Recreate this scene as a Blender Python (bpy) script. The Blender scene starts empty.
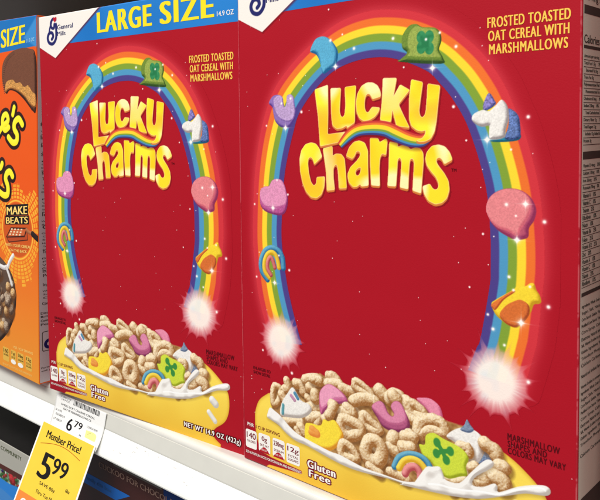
import bpy, bmesh, math
import numpy as np
from mathutils import Matrix, Vector

# measured outlines of the printed artwork, in millimetres on the carton front (across, up)
T = {'C': [(60.2, 182.7), (58.4, 187.2), (56.1, 189.7), (52.9, 190.4), (49.0, 189.4), (46.1, 186.0), (44.9, 181.4), (45.3, 174.5), (46.9, 168.0), (49.2, 163.5), (52.5, 160.6), (56.3, 160.3),
       (59.6, 162.5), (61.4, 166.7), (61.9, 172.3), (56.4, 171.8), (56.1, 168.4), (54.5, 167.0), (52.6, 169.0), (51.2, 173.9), (50.6, 179.2), (51.1, 181.9), (52.8, 182.4), (54.2, 180.9),
       (54.9, 178.5)],
 'L': [(55.6, 218.6), (64.3, 220.7), (64.3, 206.4), (63.9, 194.7), (69.6, 195.3), (75.6, 195.9), (75.2, 191.1), (58.9, 188.2), (57.7, 204.3)],
 'a': [(75.4, 183.3), (77.2, 187.7), (80.2, 190.7), (83.6, 191.4), (86.9, 190.2), (88.7, 186.3), (88.7, 177.8), (89.0, 168.5), (84.7, 167.8), (83.9, 169.1), (82.2, 167.6), (79.6, 167.3),
       (77.0, 169.6), (76.2, 173.9), (78.0, 177.6), (81.8, 180.9), (83.7, 183.1), (84.2, 184.8), (83.1, 185.9), (81.7, 185.5), (81.0, 183.7), (79.3, 181.8)],
 'a_hole': [(84.4, 177.7), (82.2, 176.9), (81.0, 175.1), (81.8, 173.3), (83.3, 173.7), (84.3, 175.9)],
 'bowl': [(20.2, 44.7), (13.3, 39.2), (10.0, 32.1), (9.4, 26.1), (9.7, 21.0), (11.6, 13.1), (15.4, 6.4), (8, -3), (170, -6), (171.2, 2.6), (166.4, 5.4), (164.9, 8.6), (167.4, 12.1),
          (173.9, 17.0), (177.2, 22.3), (178.5, 28.9), (177.8, 36.3), (174.4, 41.2), (169.7, 45.3), (163.3, 49.7), (155.1, 53.4), (150.6, 54.7), (143.0, 57.8), (106.3, 58.3), (71.8, 58.0)],
 'burstL_c': [(27.2, 78.5)],
 'burstR_c': [(157.9, 81.8)],
 'c': [(96.3, 213.0), (96.1, 215.8), (94.5, 218.7), (91.7, 220.3), (88.4, 220.5), (85.1, 219.0), (82.7, 215.4), (81.7, 210.8), (82.1, 205.8), (83.7, 202.6), (86.2, 201.1), (89.6, 201.5),
       (92.8, 203.1), (95.0, 205.5), (95.8, 207.7), (91.2, 208.2), (90.0, 206.7), (88.9, 205.4), (87.7, 205.8), (86.9, 207.8), (86.9, 211.0), (87.4, 213.4), (88.4, 214.7), (89.8, 214.6),
       (90.8, 213.3), (91.5, 211.9)],
 'cer_back': [(1.6669767441860468, 1, [(25.1, 50.2), (29.3, 49.3), (28.6, 43.1), (24.3, 39.2), (23.5, 45.1)]), (2.167069767441861, 0, [(34.1, 55.3), (35.0, 51.6), (32.3, 50.0)]),
              (2.333767441860466, 0, [(30.4, 46.3), (32.2, 44.0)]), (2.50046511627907, 0, [(41.0, 55.3), (44.4, 55.2), (46.1, 52.0)]),
              (2.333767441860466, 0, [(47.3, 59.1), (52.8, 61.2), (57.7, 61.0), (58.7, 58.2)]), (2.50046511627907, 0, [(50.0, 55.2), (55.5, 57.4)]),
              (2.167069767441861, 0, [(63.1, 64.9), (68.8, 63.4)]), (2.167069767441861, 0, [(61.4, 60.2), (70.3, 61.4)]), (2.50046511627907, 0, [(71.8, 59.6), (74.4, 56.8)]),
              (2.50046511627907, 0, [(52.8, 60.5), (57.2, 60.6)]), (2.6671627906976747, 0, [(65.2, 65.1), (68.3, 63.6)]), (2.333767441860466, 0, [(62.5, 60.5), (70.3, 61.9)]),
              (2.50046511627907, 0, [(72.3, 60.3), (78.4, 60.0), (81.4, 63.7)]), (1.6669767441860468, 1, [(80.4, 66.0), (85.8, 64.3), (90.1, 61.2), (84.8, 61.2), (79.9, 62.9)]),
              (3.000558139534884, 0, [(94.9, 64.4), (96.7, 62.8)]), (2.6671627906976747, 1, [(101.8, 64.1), (106.3, 64.4), (106.3, 60.8), (100.9, 60.6)]),
              (2.50046511627907, 0, [(109.9, 63.3), (109.0, 59.8)]), (2.50046511627907, 0, [(54.4, 52.7), (54.1, 50.8)]), (2.000372093023256, 0, [(48.8, 49.1), (50.5, 47.7)]),
              (2.50046511627907, 0, [(53.2, 45.2), (49.9, 43.5), (56.4, 45.2)]), (2.167069767441861, 0, [(32.0, 31.3), (38.4, 32.9), (44.2, 34.0)]),
              (3.000558139534884, 0, [(44.1, 31.0), (45.8, 28.8)]), (1.6669767441860468, 0, [(40.7, 29.1), (42.9, 26.1)]),
              (2.6671627906976747, 0, [(50.3, 37.7), (56.4, 40.3), (55.3, 36.8)]), (2.6671627906976747, 0, [(53.8, 52.7), (54.3, 50.1)]),
              (2.8338604651162798, 0, [(79.4, 55.1), (84.8, 57.8), (91.1, 58.1), (93.4, 55.8)]), (3.000558139534884, 0, [(102.7, 63.7), (104.1, 62.4)]),
              (2.167069767441861, 1, [(110.8, 62.5), (115.1, 62.0), (119.4, 59.2), (114.3, 56.6), (111.6, 58.7)]), (2.50046511627907, 0, [(109.9, 55.0), (115.1, 54.1)])],
 'cer_front': [(3.1672558139534885, 0, [(66.1, 49.0), (66.5, 46.1)]), (2.50046511627907, 0, [(62.8, 42.5), (60.7, 40.1)]),
               (2.8338604651162798, 0, [(74.8, 50.1), (78.3, 48.4), (71.7, 47.1)]), (2.50046511627907, 0, [(66.6, 49.3), (63.4, 43.1)]),
               (2.083720930232558, 1, [(85.2, 49.4), (89.6, 47.2), (94.8, 43.7), (89.1, 42.5), (84.7, 44.6)]),
               (2.50046511627907, 1, [(71.7, 43.2), (77.8, 43.6), (83.2, 42.1), (82.7, 38.6), (75.7, 35.3), (71.1, 37.8)]),
               (2.6671627906976747, 1, [(117.7, 54.0), (122.8, 57.0), (128.6, 56.6), (129.9, 52.3), (122.8, 51.8), (116.8, 48.2)]), (2.8338604651162798, 0, [(103.5, 42.7), (105.4, 40.8)]),
               (2.8338604651162798, 0, [(111.6, 45.0), (110.7, 41.6), (108.0, 39.1)]), (3.1672558139534885, 0, [(103.1, 42.4), (102.2, 40.5)]),
               (3.1672558139534885, 0, [(112.0, 45.4), (111.2, 43.1)]), (3.1672558139534885, 0, [(108.5, 39.5), (113.8, 39.9)]), (2.50046511627907, 0, [(100.3, 36.2), (104.9, 35.5)]),
               (2.083720930232558, 1, [(72.1, 30.3), (77.2, 29.6), (81.1, 25.3), (76.6, 23.4), (71.0, 24.3)]),
               (3.000558139534884, 1, [(89.5, 37.1), (94.3, 36.9), (96.1, 32.8), (93.7, 27.1), (88.0, 27.0), (86.1, 31.5)]), (2.167069767441861, 0, [(88.5, 22.9), (94.7, 21.1)]),
               (2.333767441860466, 0, [(101.2, 24.1), (105.7, 23.9), (110.2, 23.0)]), (2.8338604651162798, 0, [(109.2, 44.5), (113.6, 45.4)]),
               (2.8338604651162798, 0, [(108.3, 39.0), (112.7, 39.9)]), (2.167069767441861, 0, [(138.1, 48.4), (141.7, 48.7), (142.4, 46.6)]),
               (2.000372093023256, 0, [(135.8, 30.7), (140.1, 32.9)]), (2.167069767441861, 0, [(142.5, 39.0), (143.2, 37.4)]),
               (2.8338604651162798, 0, [(150.3, 53.1), (154.4, 51.4), (155.5, 49.5)]), (2.8338604651162798, 0, [(157.0, 44.8), (159.1, 44.8)]),
               (2.8338604651162798, 0, [(152.2, 40.3), (154.4, 39.9)]), (3.3339534883720936, 0, [(155.2, 39.1), (158.1, 38.2), (158.8, 36.6)]),
               (2.50046511627907, 0, [(146.9, 37.1), (149.9, 35.5), (147.7, 34.3)]), (2.167069767441861, 0, [(143.8, 39.9), (145.4, 41.1)])],
 'drip1': [(164.8, 29.5), (167.4, 27.5)],
 'drip2': [(161.8, 21.0), (166.7, 16.4)],
 'h': [(60.7, 187.2), (66.9, 188.5), (67.0, 183.2), (68.8, 184.5), (72.4, 184.4), (74.5, 182.2), (75.1, 176.0), (75.7, 166.6), (70.9, 166.2), (70.3, 175.2), (69.8, 178.2), (68.6, 178.7),
       (67.4, 176.9), (67.4, 172.1), (68.2, 165.4), (63.1, 164.7), (62.6, 175.7)],
 'k': [(97.5, 222.1), (105.3, 221.7), (103.4, 212.7), (107.1, 218.5), (112.4, 215.5), (106.3, 208.9), (108.9, 203.7), (112.3, 197.4), (105.1, 198.2), (102.8, 206.3), (102.0, 200.3),
       (95.8, 201.4), (97.1, 212.3)],
 'k_arc_b': [(20.6, 111.4), (16.4, 115.8), (15.9, 121.6), (18.9, 127.5), (23.9, 130.0), (29.1, 128.9), (32.0, 125.2), (32.6, 119.5)],
 'k_arc_p': [(23.3, 114.4), (21.0, 117.6), (21.0, 121.6), (22.7, 124.4), (24.3, 123.7), (25.5, 121.3), (26.3, 119.1)],
 'k_arc_y': [(22.1, 112.8), (18.7, 116.1), (18.4, 121.3), (20.6, 125.9), (23.8, 127.6), (26.6, 126.6), (28.3, 123.6), (29.3, 119.4)],
 'k_bag': [(152.9, 118.0), (154.8, 120.2), (162.3, 125.6), (164.4, 127.5), (168.0, 128.2), (170.1, 129.8), (171.8, 129.6), (172.6, 127.3), (174.1, 125.0), (174.7, 122.4), (173.7, 121.3),
           (171.7, 120.7), (170.7, 117.9), (169.9, 116.5), (166.6, 111.2), (164.0, 109.2), (160.3, 110.0), (156.5, 112.1), (154.3, 114.4)],
 'k_bagside': [(153.0, 118.0), (158.6, 122.7), (162.3, 125.3), (163.4, 124.9), (158.6, 120.8), (155.1, 115.9), (153.8, 116.0)],
 'k_ball': [(150.1, 160.6), (151.1, 164.5), (153.5, 167.5), (157.3, 169.6), (161.5, 170.3), (165.7, 169.7), (169.3, 167.5), (171.4, 164.6), (172.4, 161.0), (171.4, 156.8), (169.4, 153.6),
            (169.2, 150.2), (167.9, 148.8), (163.8, 147.9), (160.1, 149.1), (155.8, 151.4), (152.5, 154.9), (150.8, 158.0)],
 'k_ballface': [(150.2, 160.6), (151.2, 164.5), (153.6, 167.4), (157.3, 169.4), (161.5, 170.1), (165.5, 169.4), (168.5, 167.5), (170.3, 164.5), (170.1, 160.9), (168.6, 157.2),
                (166.3, 153.3), (164.3, 149.5), (160.6, 151.3), (155.8, 152.5), (152.6, 155.1), (150.9, 158.0)],
 'k_base': [(151.5, 191.8), (158.7, 193.1), (165.1, 193.9), (164.8, 191.4), (158.7, 190.5), (152.4, 190.7)],
 'k_hat': [(108.2, 240.7), (109.8, 243.8), (112.5, 246.2), (115.9, 246.4), (118.8, 244.7), (122.9, 244.1), (126.0, 243.3), (128.2, 240.9), (128.7, 237.2), (127.5, 233.2), (129.5, 229.4),
           (128.5, 226.7), (107.1, 229.2), (107.6, 230.6), (110.9, 233.2), (108.4, 235.9)],
 'k_hatface': [(111.4, 239.9), (112.8, 243.5), (115.9, 245.5), (119.3, 244.2), (122.9, 243.6), (125.7, 242.8), (127.7, 240.5), (128.0, 237.3), (127.0, 233.2), (128.7, 229.9), (127.0, 229.1),
               (111.9, 231.0), (112.5, 233.6), (111.4, 236.1)],
 'k_hatlobes': [(118.3, 240.1), (122.7, 239.9), (118.3, 235.0), (122.7, 234.3)],
 'k_heart': [(15.7, 160.6), (16.5, 163.5), (19.6, 165.1), (22.6, 165.5), (24.9, 168.7), (28.6, 169.8), (32.2, 169.0), (34.4, 166.0), (35.4, 162.7), (36.4, 159.9), (36.0, 154.9),
             (34.1, 150.8), (30.5, 149.2), (24.6, 149.6), (19.3, 151.0), (16.3, 153.7), (15.6, 157.1)],
 'k_heartface': [(15.8, 160.6), (16.6, 163.4), (19.6, 165.0), (22.7, 165.4), (25.0, 168.6), (28.6, 169.7), (32.1, 168.9), (34.2, 165.9), (35.2, 162.7), (35.7, 159.3), (34.6, 155.6),
                 (30.6, 154.1), (26.9, 153.5), (20.1, 153.6), (16.7, 156.6)],
 'k_horn': [(151.4, 212.2), (154.2, 208.5), (154.4, 207.0), (151.9, 205.1), (149.2, 204.5), (148.9, 207.4)],
 'k_mane': [(160.0, 204.8), (162.1, 204.3), (164.3, 202.1), (165.2, 198.7), (165.0, 192.2), (158.7, 191.8), (160.0, 196.6), (160.4, 200.9)],
 'k_pouch': [(166.0, 121.9), (169.1, 120.5), (169.9, 118.0), (169.1, 114.8), (166.1, 111.1), (163.5, 109.3), (159.7, 110.2), (157.0, 112.7), (157.0, 114.9), (159.7, 118.5), (163.4, 121.0)],
 'k_shoe': [(23.3, 212.4), (24.9, 215.1), (27.1, 216.7), (30.8, 216.8), (33.3, 215.3), (33.9, 212.3), (34.8, 209.9), (36.1, 212.2), (36.5, 216.0), (39.3, 216.7), (41.4, 214.7),
            (41.7, 211.4), (42.7, 207.6), (41.6, 202.7), (38.4, 198.9), (34.8, 198.4), (31.2, 199.3), (28.0, 202.1), (26.6, 206.4), (25.9, 210.0)],
 'k_shoeface': [(27.0, 211.4), (27.1, 215.0), (30.8, 216.6), (33.3, 215.3), (33.9, 212.3), (34.8, 209.9), (36.1, 212.2), (36.5, 216.0), (39.3, 216.7), (41.4, 214.7), (41.7, 211.4),
                (42.4, 207.6), (40.9, 203.2), (37.0, 201.7), (32.0, 203.1), (28.8, 206.3)],
 'k_star': [(53.0, 239.8), (54.4, 242.6), (56.7, 245.3), (60.4, 246.2), (63.9, 245.4), (67.1, 243.0), (69.3, 240.4), (70.8, 237.2), (70.5, 233.1), (68.9, 230.1), (65.7, 228.3),
            (61.8, 226.5), (60.2, 228.7), (59.2, 233.0), (57.0, 236.8), (53.3, 238.5)],
 'k_uni': [(143.6, 201.8), (145.0, 203.5), (148.7, 204.8), (151.5, 204.2), (154.2, 206.3), (156.8, 208.9), (158.6, 207.9), (160.0, 205.3), (160.4, 200.9), (159.1, 195.7), (158.3, 192.3),
           (152.4, 191.6), (151.5, 194.1), (151.5, 197.6), (148.7, 197.2), (145.9, 198.1), (143.8, 200.0)],
 'm': [(101.1, 190.8), (105.9, 190.0), (105.7, 188.2), (108.2, 189.1), (111.2, 188.4), (112.7, 187.0), (115.4, 188.1), (118.0, 187.5), (119.4, 185.5), (119.6, 181.5), (118.9, 173.5),
       (118.3, 165.9), (113.7, 167.1), (114.2, 174.7), (114.6, 180.7), (113.9, 182.4), (112.7, 182.4), (112.2, 180.7), (111.7, 174.6), (111.4, 167.6), (106.8, 168.3), (107.4, 175.1),
       (107.8, 181.3), (106.9, 183.0), (105.7, 181.9), (105.3, 175.8), (104.7, 168.7), (99.9, 168.8), (100.6, 177.7)],
 'mass': [(22.7, 29.4), (23.0, 47.2), (37.9, 56.5), (57.5, 65.0), (73.7, 59.5), (92.2, 65.6), (106.5, 62.4), (122.8, 64.1), (130.6, 58.9), (143.0, 58.5), (154.8, 53.1), (161.7, 41.1),
          (159.5, 32.1), (138.2, 24.1), (106.4, 20.7), (70.2, 20.6), (43.2, 22.4)],
 'milk': [(19.4, 32.6), (21.3, 36.5), (24.9, 35.5), (29.7, 33.5), (36.1, 29.2), (41.8, 26.7), (49.7, 25.3), (63.7, 23.4), (70.0, 23.5), (79.1, 22.1), (86.0, 21.3), (98.4, 21.5),
          (107.5, 21.7), (113.8, 23.3), (115.3, 24.6), (120.5, 32.7), (123.9, 34.2), (128.0, 35.4), (129.8, 32.2), (131.3, 30.0), (137.8, 30.8), (143.2, 37.4), (149.3, 44.8), (152.3, 46.6),
          (154.3, 45.6), (153.1, 42.8), (146.3, 36.9), (144.2, 33.5), (145.0, 31.8), (149.4, 32.8), (146.1, 32.3), (149.9, 33.2), (154.4, 36.2), (156.1, 35.3), (156.7, 32.9), (165.3, 38.4),
          (174.2, 42.2), (178.1, 42.6), (179.3, 40.8), (178.2, 38.8), (174.9, 37.8), (168.8, 36.5), (161.7, 33.2), (150.7, 27.9), (143.1, 25.3), (132.1, 22.9), (115.3, 20.6), (106.4, 19.5),
          (107.5, 20.4), (98.4, 20.1), (84.0, 18.5), (74.0, 18.3), (63.7, 19.4), (48.5, 21.8), (40.6, 22.2), (33.7, 24.4), (27.8, 27.8), (22.4, 29.2), (19.1, 30.2)],
 'milk_hi': [(122.2, 25.0), (128.0, 26.5), (133.8, 26.9), (140.1, 28.0), (149.4, 30.4), (156.7, 31.8), (165.3, 37.0), (174.2, 40.8), (176.9, 40.7)],
 'mm_arc_b': [(103.2, 27.6), (105.8, 32.9), (111.1, 36.5), (117.3, 37.3), (121.5, 35.5), (123.6, 31.8)],
 'mm_arc_p': [(109.3, 25.9), (111.1, 29.3), (114.6, 31.1), (117.2, 29.3), (117.7, 25.8)],
 'mm_arc_y': [(105.8, 27.6), (108.6, 32.2), (112.9, 34.6), (117.3, 34.4), (120.7, 31.6)],
 'mm_back': [(115.6, 65.3), (118.6, 66.7), (123.2, 67.3), (127.8, 64.9), (129.5, 60.3), (128.6, 57.8), (123.7, 58.8), (120.3, 61.8)],
 'mm_clover': [(117.1, 43.2), (120.1, 44.0), (120.7, 48.7), (124.7, 51.0), (129.7, 49.7), (135.3, 48.7), (140.1, 47.0), (142.4, 44.0), (141.1, 39.7), (141.7, 35.8), (138.5, 34.2),
               (132.1, 31.1), (126.4, 33.5), (123.0, 36.3), (119.6, 37.6), (117.9, 40.3)],
 'mm_clover_l': [(126.5, 46.8), (133.3, 44.6), (126.2, 41.4), (131.3, 39.7), (129.3, 43.4)],
 'mm_heart': [(57.6, 55.4), (62.5, 60.1), (67.7, 59.7), (73.3, 57.0), (75.3, 53.5), (69.7, 50.9), (62.4, 46.8), (58.0, 42.2), (56.8, 49.8)],
 'mm_heartface': [(57.9, 55.4), (62.5, 59.9), (67.5, 59.5), (72.3, 56.8), (73.3, 54.9), (66.6, 52.8), (61.8, 48.0), (58.6, 45.9), (57.3, 50.0)],
 'mm_pot': [(47.0, 33.2), (50.3, 35.3), (57.4, 35.9), (59.6, 40.0), (62.8, 39.8), (67.0, 41.4), (71.6, 37.0), (72.6, 33.8), (70.0, 28.7), (63.7, 23.7), (55.1, 22.4), (47.4, 23.8)],
 'mm_pot_o': [(51.9, 32.3), (55.2, 30.6), (51.4, 30.4)],
 'mm_shoe': [(90.1, 54.9), (94.4, 58.9), (97.6, 58.1), (99.9, 54.2), (102.2, 53.0), (103.1, 54.6), (101.3, 57.8), (103.2, 60.9), (106.3, 61.4), (109.0, 58.2), (112.1, 51.8), (109.8, 47.6),
             (103.6, 45.4), (97.1, 46.0), (93.4, 50.0)],
 'mm_shoeface': [(90.3, 55.0), (94.4, 58.8), (97.4, 57.9), (99.7, 54.0), (102.2, 52.8), (103.3, 54.5), (101.5, 57.7), (103.2, 60.8), (106.3, 61.2), (109.0, 58.2), (110.3, 53.3),
                 (106.3, 49.8), (99.9, 48.8), (94.3, 51.5)],
 'mm_teal': [(123.0, 26.8), (125.9, 29.0), (126.8, 27.7)],
 'mm_uni': [(29.1, 34.3), (30.0, 41.1), (34.6, 48.3), (38.7, 52.5), (44.3, 46.6), (49.9, 45.7), (51.5, 42.1), (45.3, 36.8), (33.8, 34.2)],
 'mm_uni2': [(131.3, 51.3), (134.5, 55.0), (139.3, 57.8), (144.7, 58.2), (148.5, 56.3), (150.1, 52.3), (148.2, 45.0), (144.8, 41.3), (141.7, 43.7), (138.5, 48.1), (134.5, 50.0)],
 'mm_uni2_horn': [(138.3, 56.4), (140.1, 59.2), (141.5, 62.2), (143.2, 60.1), (144.9, 58.1), (142.4, 56.1)],
 'mm_uni2_mane': [(150.7, 53.6), (152.7, 50.9), (154.0, 47.2), (149.3, 44.5), (146.3, 41.8), (148.6, 45.9), (150.1, 50.1)],
 'mm_uni_b': [(39.8, 49.5), (42.0, 46.9)],
 'mm_uni_p': [(37.2, 47.5), (39.7, 45.4)],
 'mm_uni_t': [(31.3, 40.5), (30.9, 35.7)],
 'r': [(89.9, 192.7), (94.8, 192.5), (95.4, 190.4), (99.1, 192.3), (100.0, 191.2), (99.2, 184.0), (96.8, 184.7), (95.7, 182.5), (95.3, 177.6), (95.6, 168.5), (90.5, 168.7), (90.0, 180.0)],
 'ri': [(45.3, 78.0), (42.3, 86.4), (38.0, 99.9), (34.7, 113.0), (31.7, 133.1), (31.9, 147.8), (34.5, 173.8), (41.2, 197.2), (45.5, 206.9), (55.1, 217.8), (68.0, 227.4), (84.2, 232.0),
        (101.5, 231.6), (120.1, 224.5), (128.0, 217.5), (134.9, 209.1), (142.2, 195.9), (149.9, 171.3), (152.2, 149.5), (152.4, 134.2), (152.0, 126.0), (147.9, 101.8), (146.0, 96.6),
        (142.0, 85.5)],
 'ro': [(23.4, 76.6), (17.5, 88.4), (12.9, 104.2), (10.0, 127.4), (10.0, 146.2), (12.0, 173.2), (17.1, 197.5), (25.6, 217.6), (36.7, 230.3), (51.4, 241.6), (69.7, 251.7), (87.4, 255.7),
        (102.8, 255.0), (117.8, 251.4), (132.9, 243.6), (147.2, 231.4), (157.2, 217.6), (163.0, 205.2), (167.4, 194.4), (173.3, 172.3), (175.6, 151.5), (176.1, 137.1), (175.4, 127.5),
        (173.4, 106.5), (172.2, 100.1), (167.6, 82.4)],
 's': [(134.3, 182.4), (132.9, 185.9), (130.5, 188.5), (127.3, 189.4), (123.8, 188.7), (121.2, 185.8), (120.5, 182.8), (121.2, 179.5), (123.4, 176.6), (125.9, 174.0), (127.3, 171.1),
       (127.0, 168.8), (125.6, 168.1), (124.3, 168.7), (122.8, 170.9), (119.0, 169.5), (119.8, 165.8), (122.0, 162.6), (125.6, 161.1), (129.1, 162.0), (131.6, 164.4), (132.8, 168.4),
       (132.3, 172.6), (130.2, 176.1), (127.7, 179.0), (126.3, 181.0), (126.3, 182.6), (127.7, 183.3), (129.1, 182.3), (130.2, 180.1)],
 'sparkles': [(73.6, 245.9, 1), (80.7, 238.1, 2), (66.1, 243.6, 2), (69.2, 229.8, 3), (103.3, 240.9, 2), (120.9, 238.7, 1.5), (127.9, 241.1, 1.5), (124.2, 225.1, 3.4), (109.1, 226.5, 1),
              (65.1, 259.7, 1), (135.9, 234.0, 1.8), (134.7, 206.7, 1.8), (168.7, 201.2, 2), (150.7, 191.5, 3.4), (140.9, 191.2, 1), (161.4, 187.2, 1), (35.2, 198.4, 3.2),
              (39.0, 214.5, 1.6), (32.5, 212.0, 1.6), (46.5, 206.9, 2), (21.3, 199.8, 1.2), (25.4, 153.1, 2.8), (36.4, 161.3, 1.4), (11.5, 154.5, 1.3), (28.6, 169.1, 1.2),
              (29.4, 126.3, 1.3), (36.8, 118.8, 1.8), (12.3, 112.0, 1.4), (26.0, 110.3, 2.8), (159.5, 163.1, 2), (167.8, 163.8, 3), (164.2, 147.9, 3.4), (175.8, 156.7, 2.2),
              (148.9, 149.2, 1.2), (163.7, 158.4, 1), (162.8, 125.7, 1.4), (166.2, 111.8, 4), (177.7, 120.6, 2.2), (151.3, 113.0, 1.4), (153.7, 106.8, 2), (160.8, 131.3, 1.8),
              (169.9, 128.2, 1.3), (169.5, 86.3, 2.2), (142.6, 124.2, 1), (158.9, 100.5, 1.5), (37.9, 60.5, 2.2), (16.4, 69.3, 1.6)],
 'sw_bot': [(72.9, 187.4), (79.0, 191.6), (84.0, 193.7), (91.6, 194.1), (98.0, 193.3), (102.0, 191.5), (108.6, 189.1), (113.9, 188.0), (119.1, 188.2), (122.0, 189.8), (123.9, 192.4)],
 'sw_top': [(70.4, 190.0), (75.5, 196.2), (81.6, 199.7), (90.0, 201.1), (98.0, 200.9), (104.2, 199.1), (111.8, 195.6), (117.2, 194.1), (120.3, 194.8)],
 'u': [(65.9, 218.8), (72.5, 218.6), (71.6, 206.9), (72.2, 204.3), (73.3, 203.4), (74.6, 204.5), (75.3, 209.6), (74.9, 218.9), (81.8, 219.4), (81.1, 210.2), (80.9, 200.5), (78.6, 199.1),
       (76.3, 197.7), (75.9, 199.0), (73.0, 197.6), (69.6, 197.3), (67.0, 199.3), (66.4, 204.1)],
 'y': [(113.1, 220.6), (119.3, 218.9), (118.1, 211.4), (117.3, 205.5), (117.8, 203.1), (118.8, 202.2), (120.1, 203.1), (120.8, 205.4), (121.4, 212.6), (121.7, 218.1), (128.1, 216.8),
       (127.1, 208.4), (126.2, 200.0), (125.3, 195.4), (123.4, 192.1), (120.5, 190.7), (117.2, 190.5), (115.7, 191.2), (118.6, 192.1), (120.3, 194.1), (120.7, 196.1), (118.8, 195.5),
       (116.1, 196.0), (113.1, 198.2), (112.0, 201.6), (112.0, 211.7)]}
CAM_R = [[0.698479, 0.715433, -0.016806], [0.026539, -0.049364, -0.998428], [-0.715138, 0.696935, -0.053466]]
CAM_POS = [298.873, -319.707, 197.726]
CAM_F, CAM_C = 740.044, (205.390, 170.117)
BOX2_LOC = (-191.19, -14.51, 0)
BOX2_ROT = (0.00724, 0.00594, 0.09256)

# ---------------------------------------------------------------- helpers
S = 0.001                       # the scene is laid out in millimetres
scn = bpy.context.scene
COL = scn.collection
rng = np.random.default_rng(7)

def lin(c):
    c = np.asarray(c, dtype=np.float64) / 255.0
    return np.where(c <= 0.04045, c / 12.92, ((c + 0.055) / 1.055) ** 2.4)

def mat(name, rgb=None, rough=0.4, attr=False, bump=0.0, bscale=1200, spec=0.5, coat=0.0, vary=0.0, vscale=60, metal=0.0):
    m = bpy.data.materials.new(name); m.use_nodes = True
    nt = m.node_tree; b = nt.nodes['Principled BSDF']
    b.inputs['Roughness'].default_value = rough
    b.inputs['Specular IOR Level'].default_value = spec
    b.inputs['Coat Weight'].default_value = coat
    b.inputs['Coat Roughness'].default_value = 0.25
    b.inputs['Metallic'].default_value = metal
    tc = nt.nodes.new('ShaderNodeTexCoord')
    src = None
    if attr:
        a = nt.nodes.new('ShaderNodeAttribute'); a.attribute_name = 'Col'; src = a.outputs['Color']
    if rgb is not None:
        b.inputs['Base Color'].default_value = (*lin(rgb), 1)
    if vary:
        n = nt.nodes.new('ShaderNodeTexNoise'); n.inputs['Scale'].default_value = vscale; n.inputs['Detail'].default_value = 6
        nt.links.new(tc.outputs['Object'], n.inputs['Vector'])
        mp = nt.nodes.new('ShaderNodeMapRange'); mp.inputs['From Min'].default_value = .3; mp.inputs['From Max'].default_value = .7
        mp.inputs['To Min'].default_value = 1 - vary; mp.inputs['To Max'].default_value = 1 + vary
        nt.links.new(n.outputs['Fac'], mp.inputs['Value'])
        mx = nt.nodes.new('ShaderNodeVectorMath'); mx.operation = 'SCALE'
        if src is not None: nt.links.new(src, mx.inputs[0])
        else: mx.inputs[0].default_value = tuple(lin(rgb))
        nt.links.new(mp.outputs['Result'], mx.inputs['Scale']); src = mx.outputs[0]
        r2 = nt.nodes.new('ShaderNodeMapRange'); r2.inputs['To Min'].default_value = rough * .8; r2.inputs['To Max'].default_value = rough * 1.25
        nt.links.new(n.outputs['Fac'], r2.inputs['Value']); nt.links.new(r2.outputs['Result'], b.inputs['Roughness'])
    if src is not None: nt.links.new(src, b.inputs['Base Color'])
    if bump:
        n = nt.nodes.new('ShaderNodeTexNoise'); n.inputs['Scale'].default_value = bscale; n.inputs['Detail'].default_value = 3
        n2 = nt.nodes.new('ShaderNodeTexNoise'); n2.inputs['Scale'].default_value = 14; n2.inputs['Detail'].default_value = 2
        nt.links.new(tc.outputs['Object'], n.inputs['Vector']); nt.links.new(tc.outputs['Object'], n2.inputs['Vector'])
        bp = nt.nodes.new('ShaderNodeBump'); bp.inputs['Strength'].default_value = bump; bp.inputs['Distance'].default_value = 0.0002
        bp2 = nt.nodes.new('ShaderNodeBump'); bp2.inputs['Strength'].default_value = 0.6; bp2.inputs['Distance'].default_value = 0.002
        nt.links.new(n.outputs['Fac'], bp.inputs['Height']); nt.links.new(n2.outputs['Fac'], bp2.inputs['Height'])
        nt.links.new(bp2.outputs['Normal'], bp.inputs['Normal']); nt.links.new(bp.outputs['Normal'], b.inputs['Normal'])
    return m

def link(o, parent=None):
    COL.objects.link(o)
    if parent is not None: o.parent = parent
    return o

def thing(name, label, cat, group=None, loc=(0, 0, 0), rot=None):
    o = bpy.data.objects.new(name, None); COL.objects.link(o)
    o.location = [c * S for c in loc]
    if rot is not None: o.rotation_euler = rot
    o['label'] = label; o['category'] = cat
    if group: o['group'] = group
    o.empty_display_size = 0.01
    return o

def obj(name, verts, faces, m, parent=None, smooth=False, label=None):
    me = bpy.data.meshes.new(name)
    me.from_pydata([tuple(c * S for c in v) for v in verts], [], faces)
    me.materials.append(m); me.update()
    if smooth: me.polygons.foreach_set('use_smooth', [True] * len(me.polygons))
    o = bpy.data.objects.new(name, me)
    if label: o['label'] = label
    return link(o, parent)

def block(name, x0, y0, z0, x1, y1, z1, m, parent=None, bev=0.8, seg=3):
    bm = bmesh.new(); bmesh.ops.create_cube(bm, size=1)
    for v in bm.verts:
        v.co.x = x0 if v.co.x < 0 else x1; v.co.y = y0 if v.co.y < 0 else y1; v.co.z = z0 if v.co.z < 0 else z1
    if bev: bmesh.ops.bevel(bm, geom=list(bm.edges), offset=bev, segments=seg, profile=.5, affect='EDGES')
    for v in bm.verts: v.co *= S
    me = bpy.data.meshes.new(name); bm.to_mesh(me); bm.free(); me.materials.append(m)
    return link(bpy.data.objects.new(name, me), parent)

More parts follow.
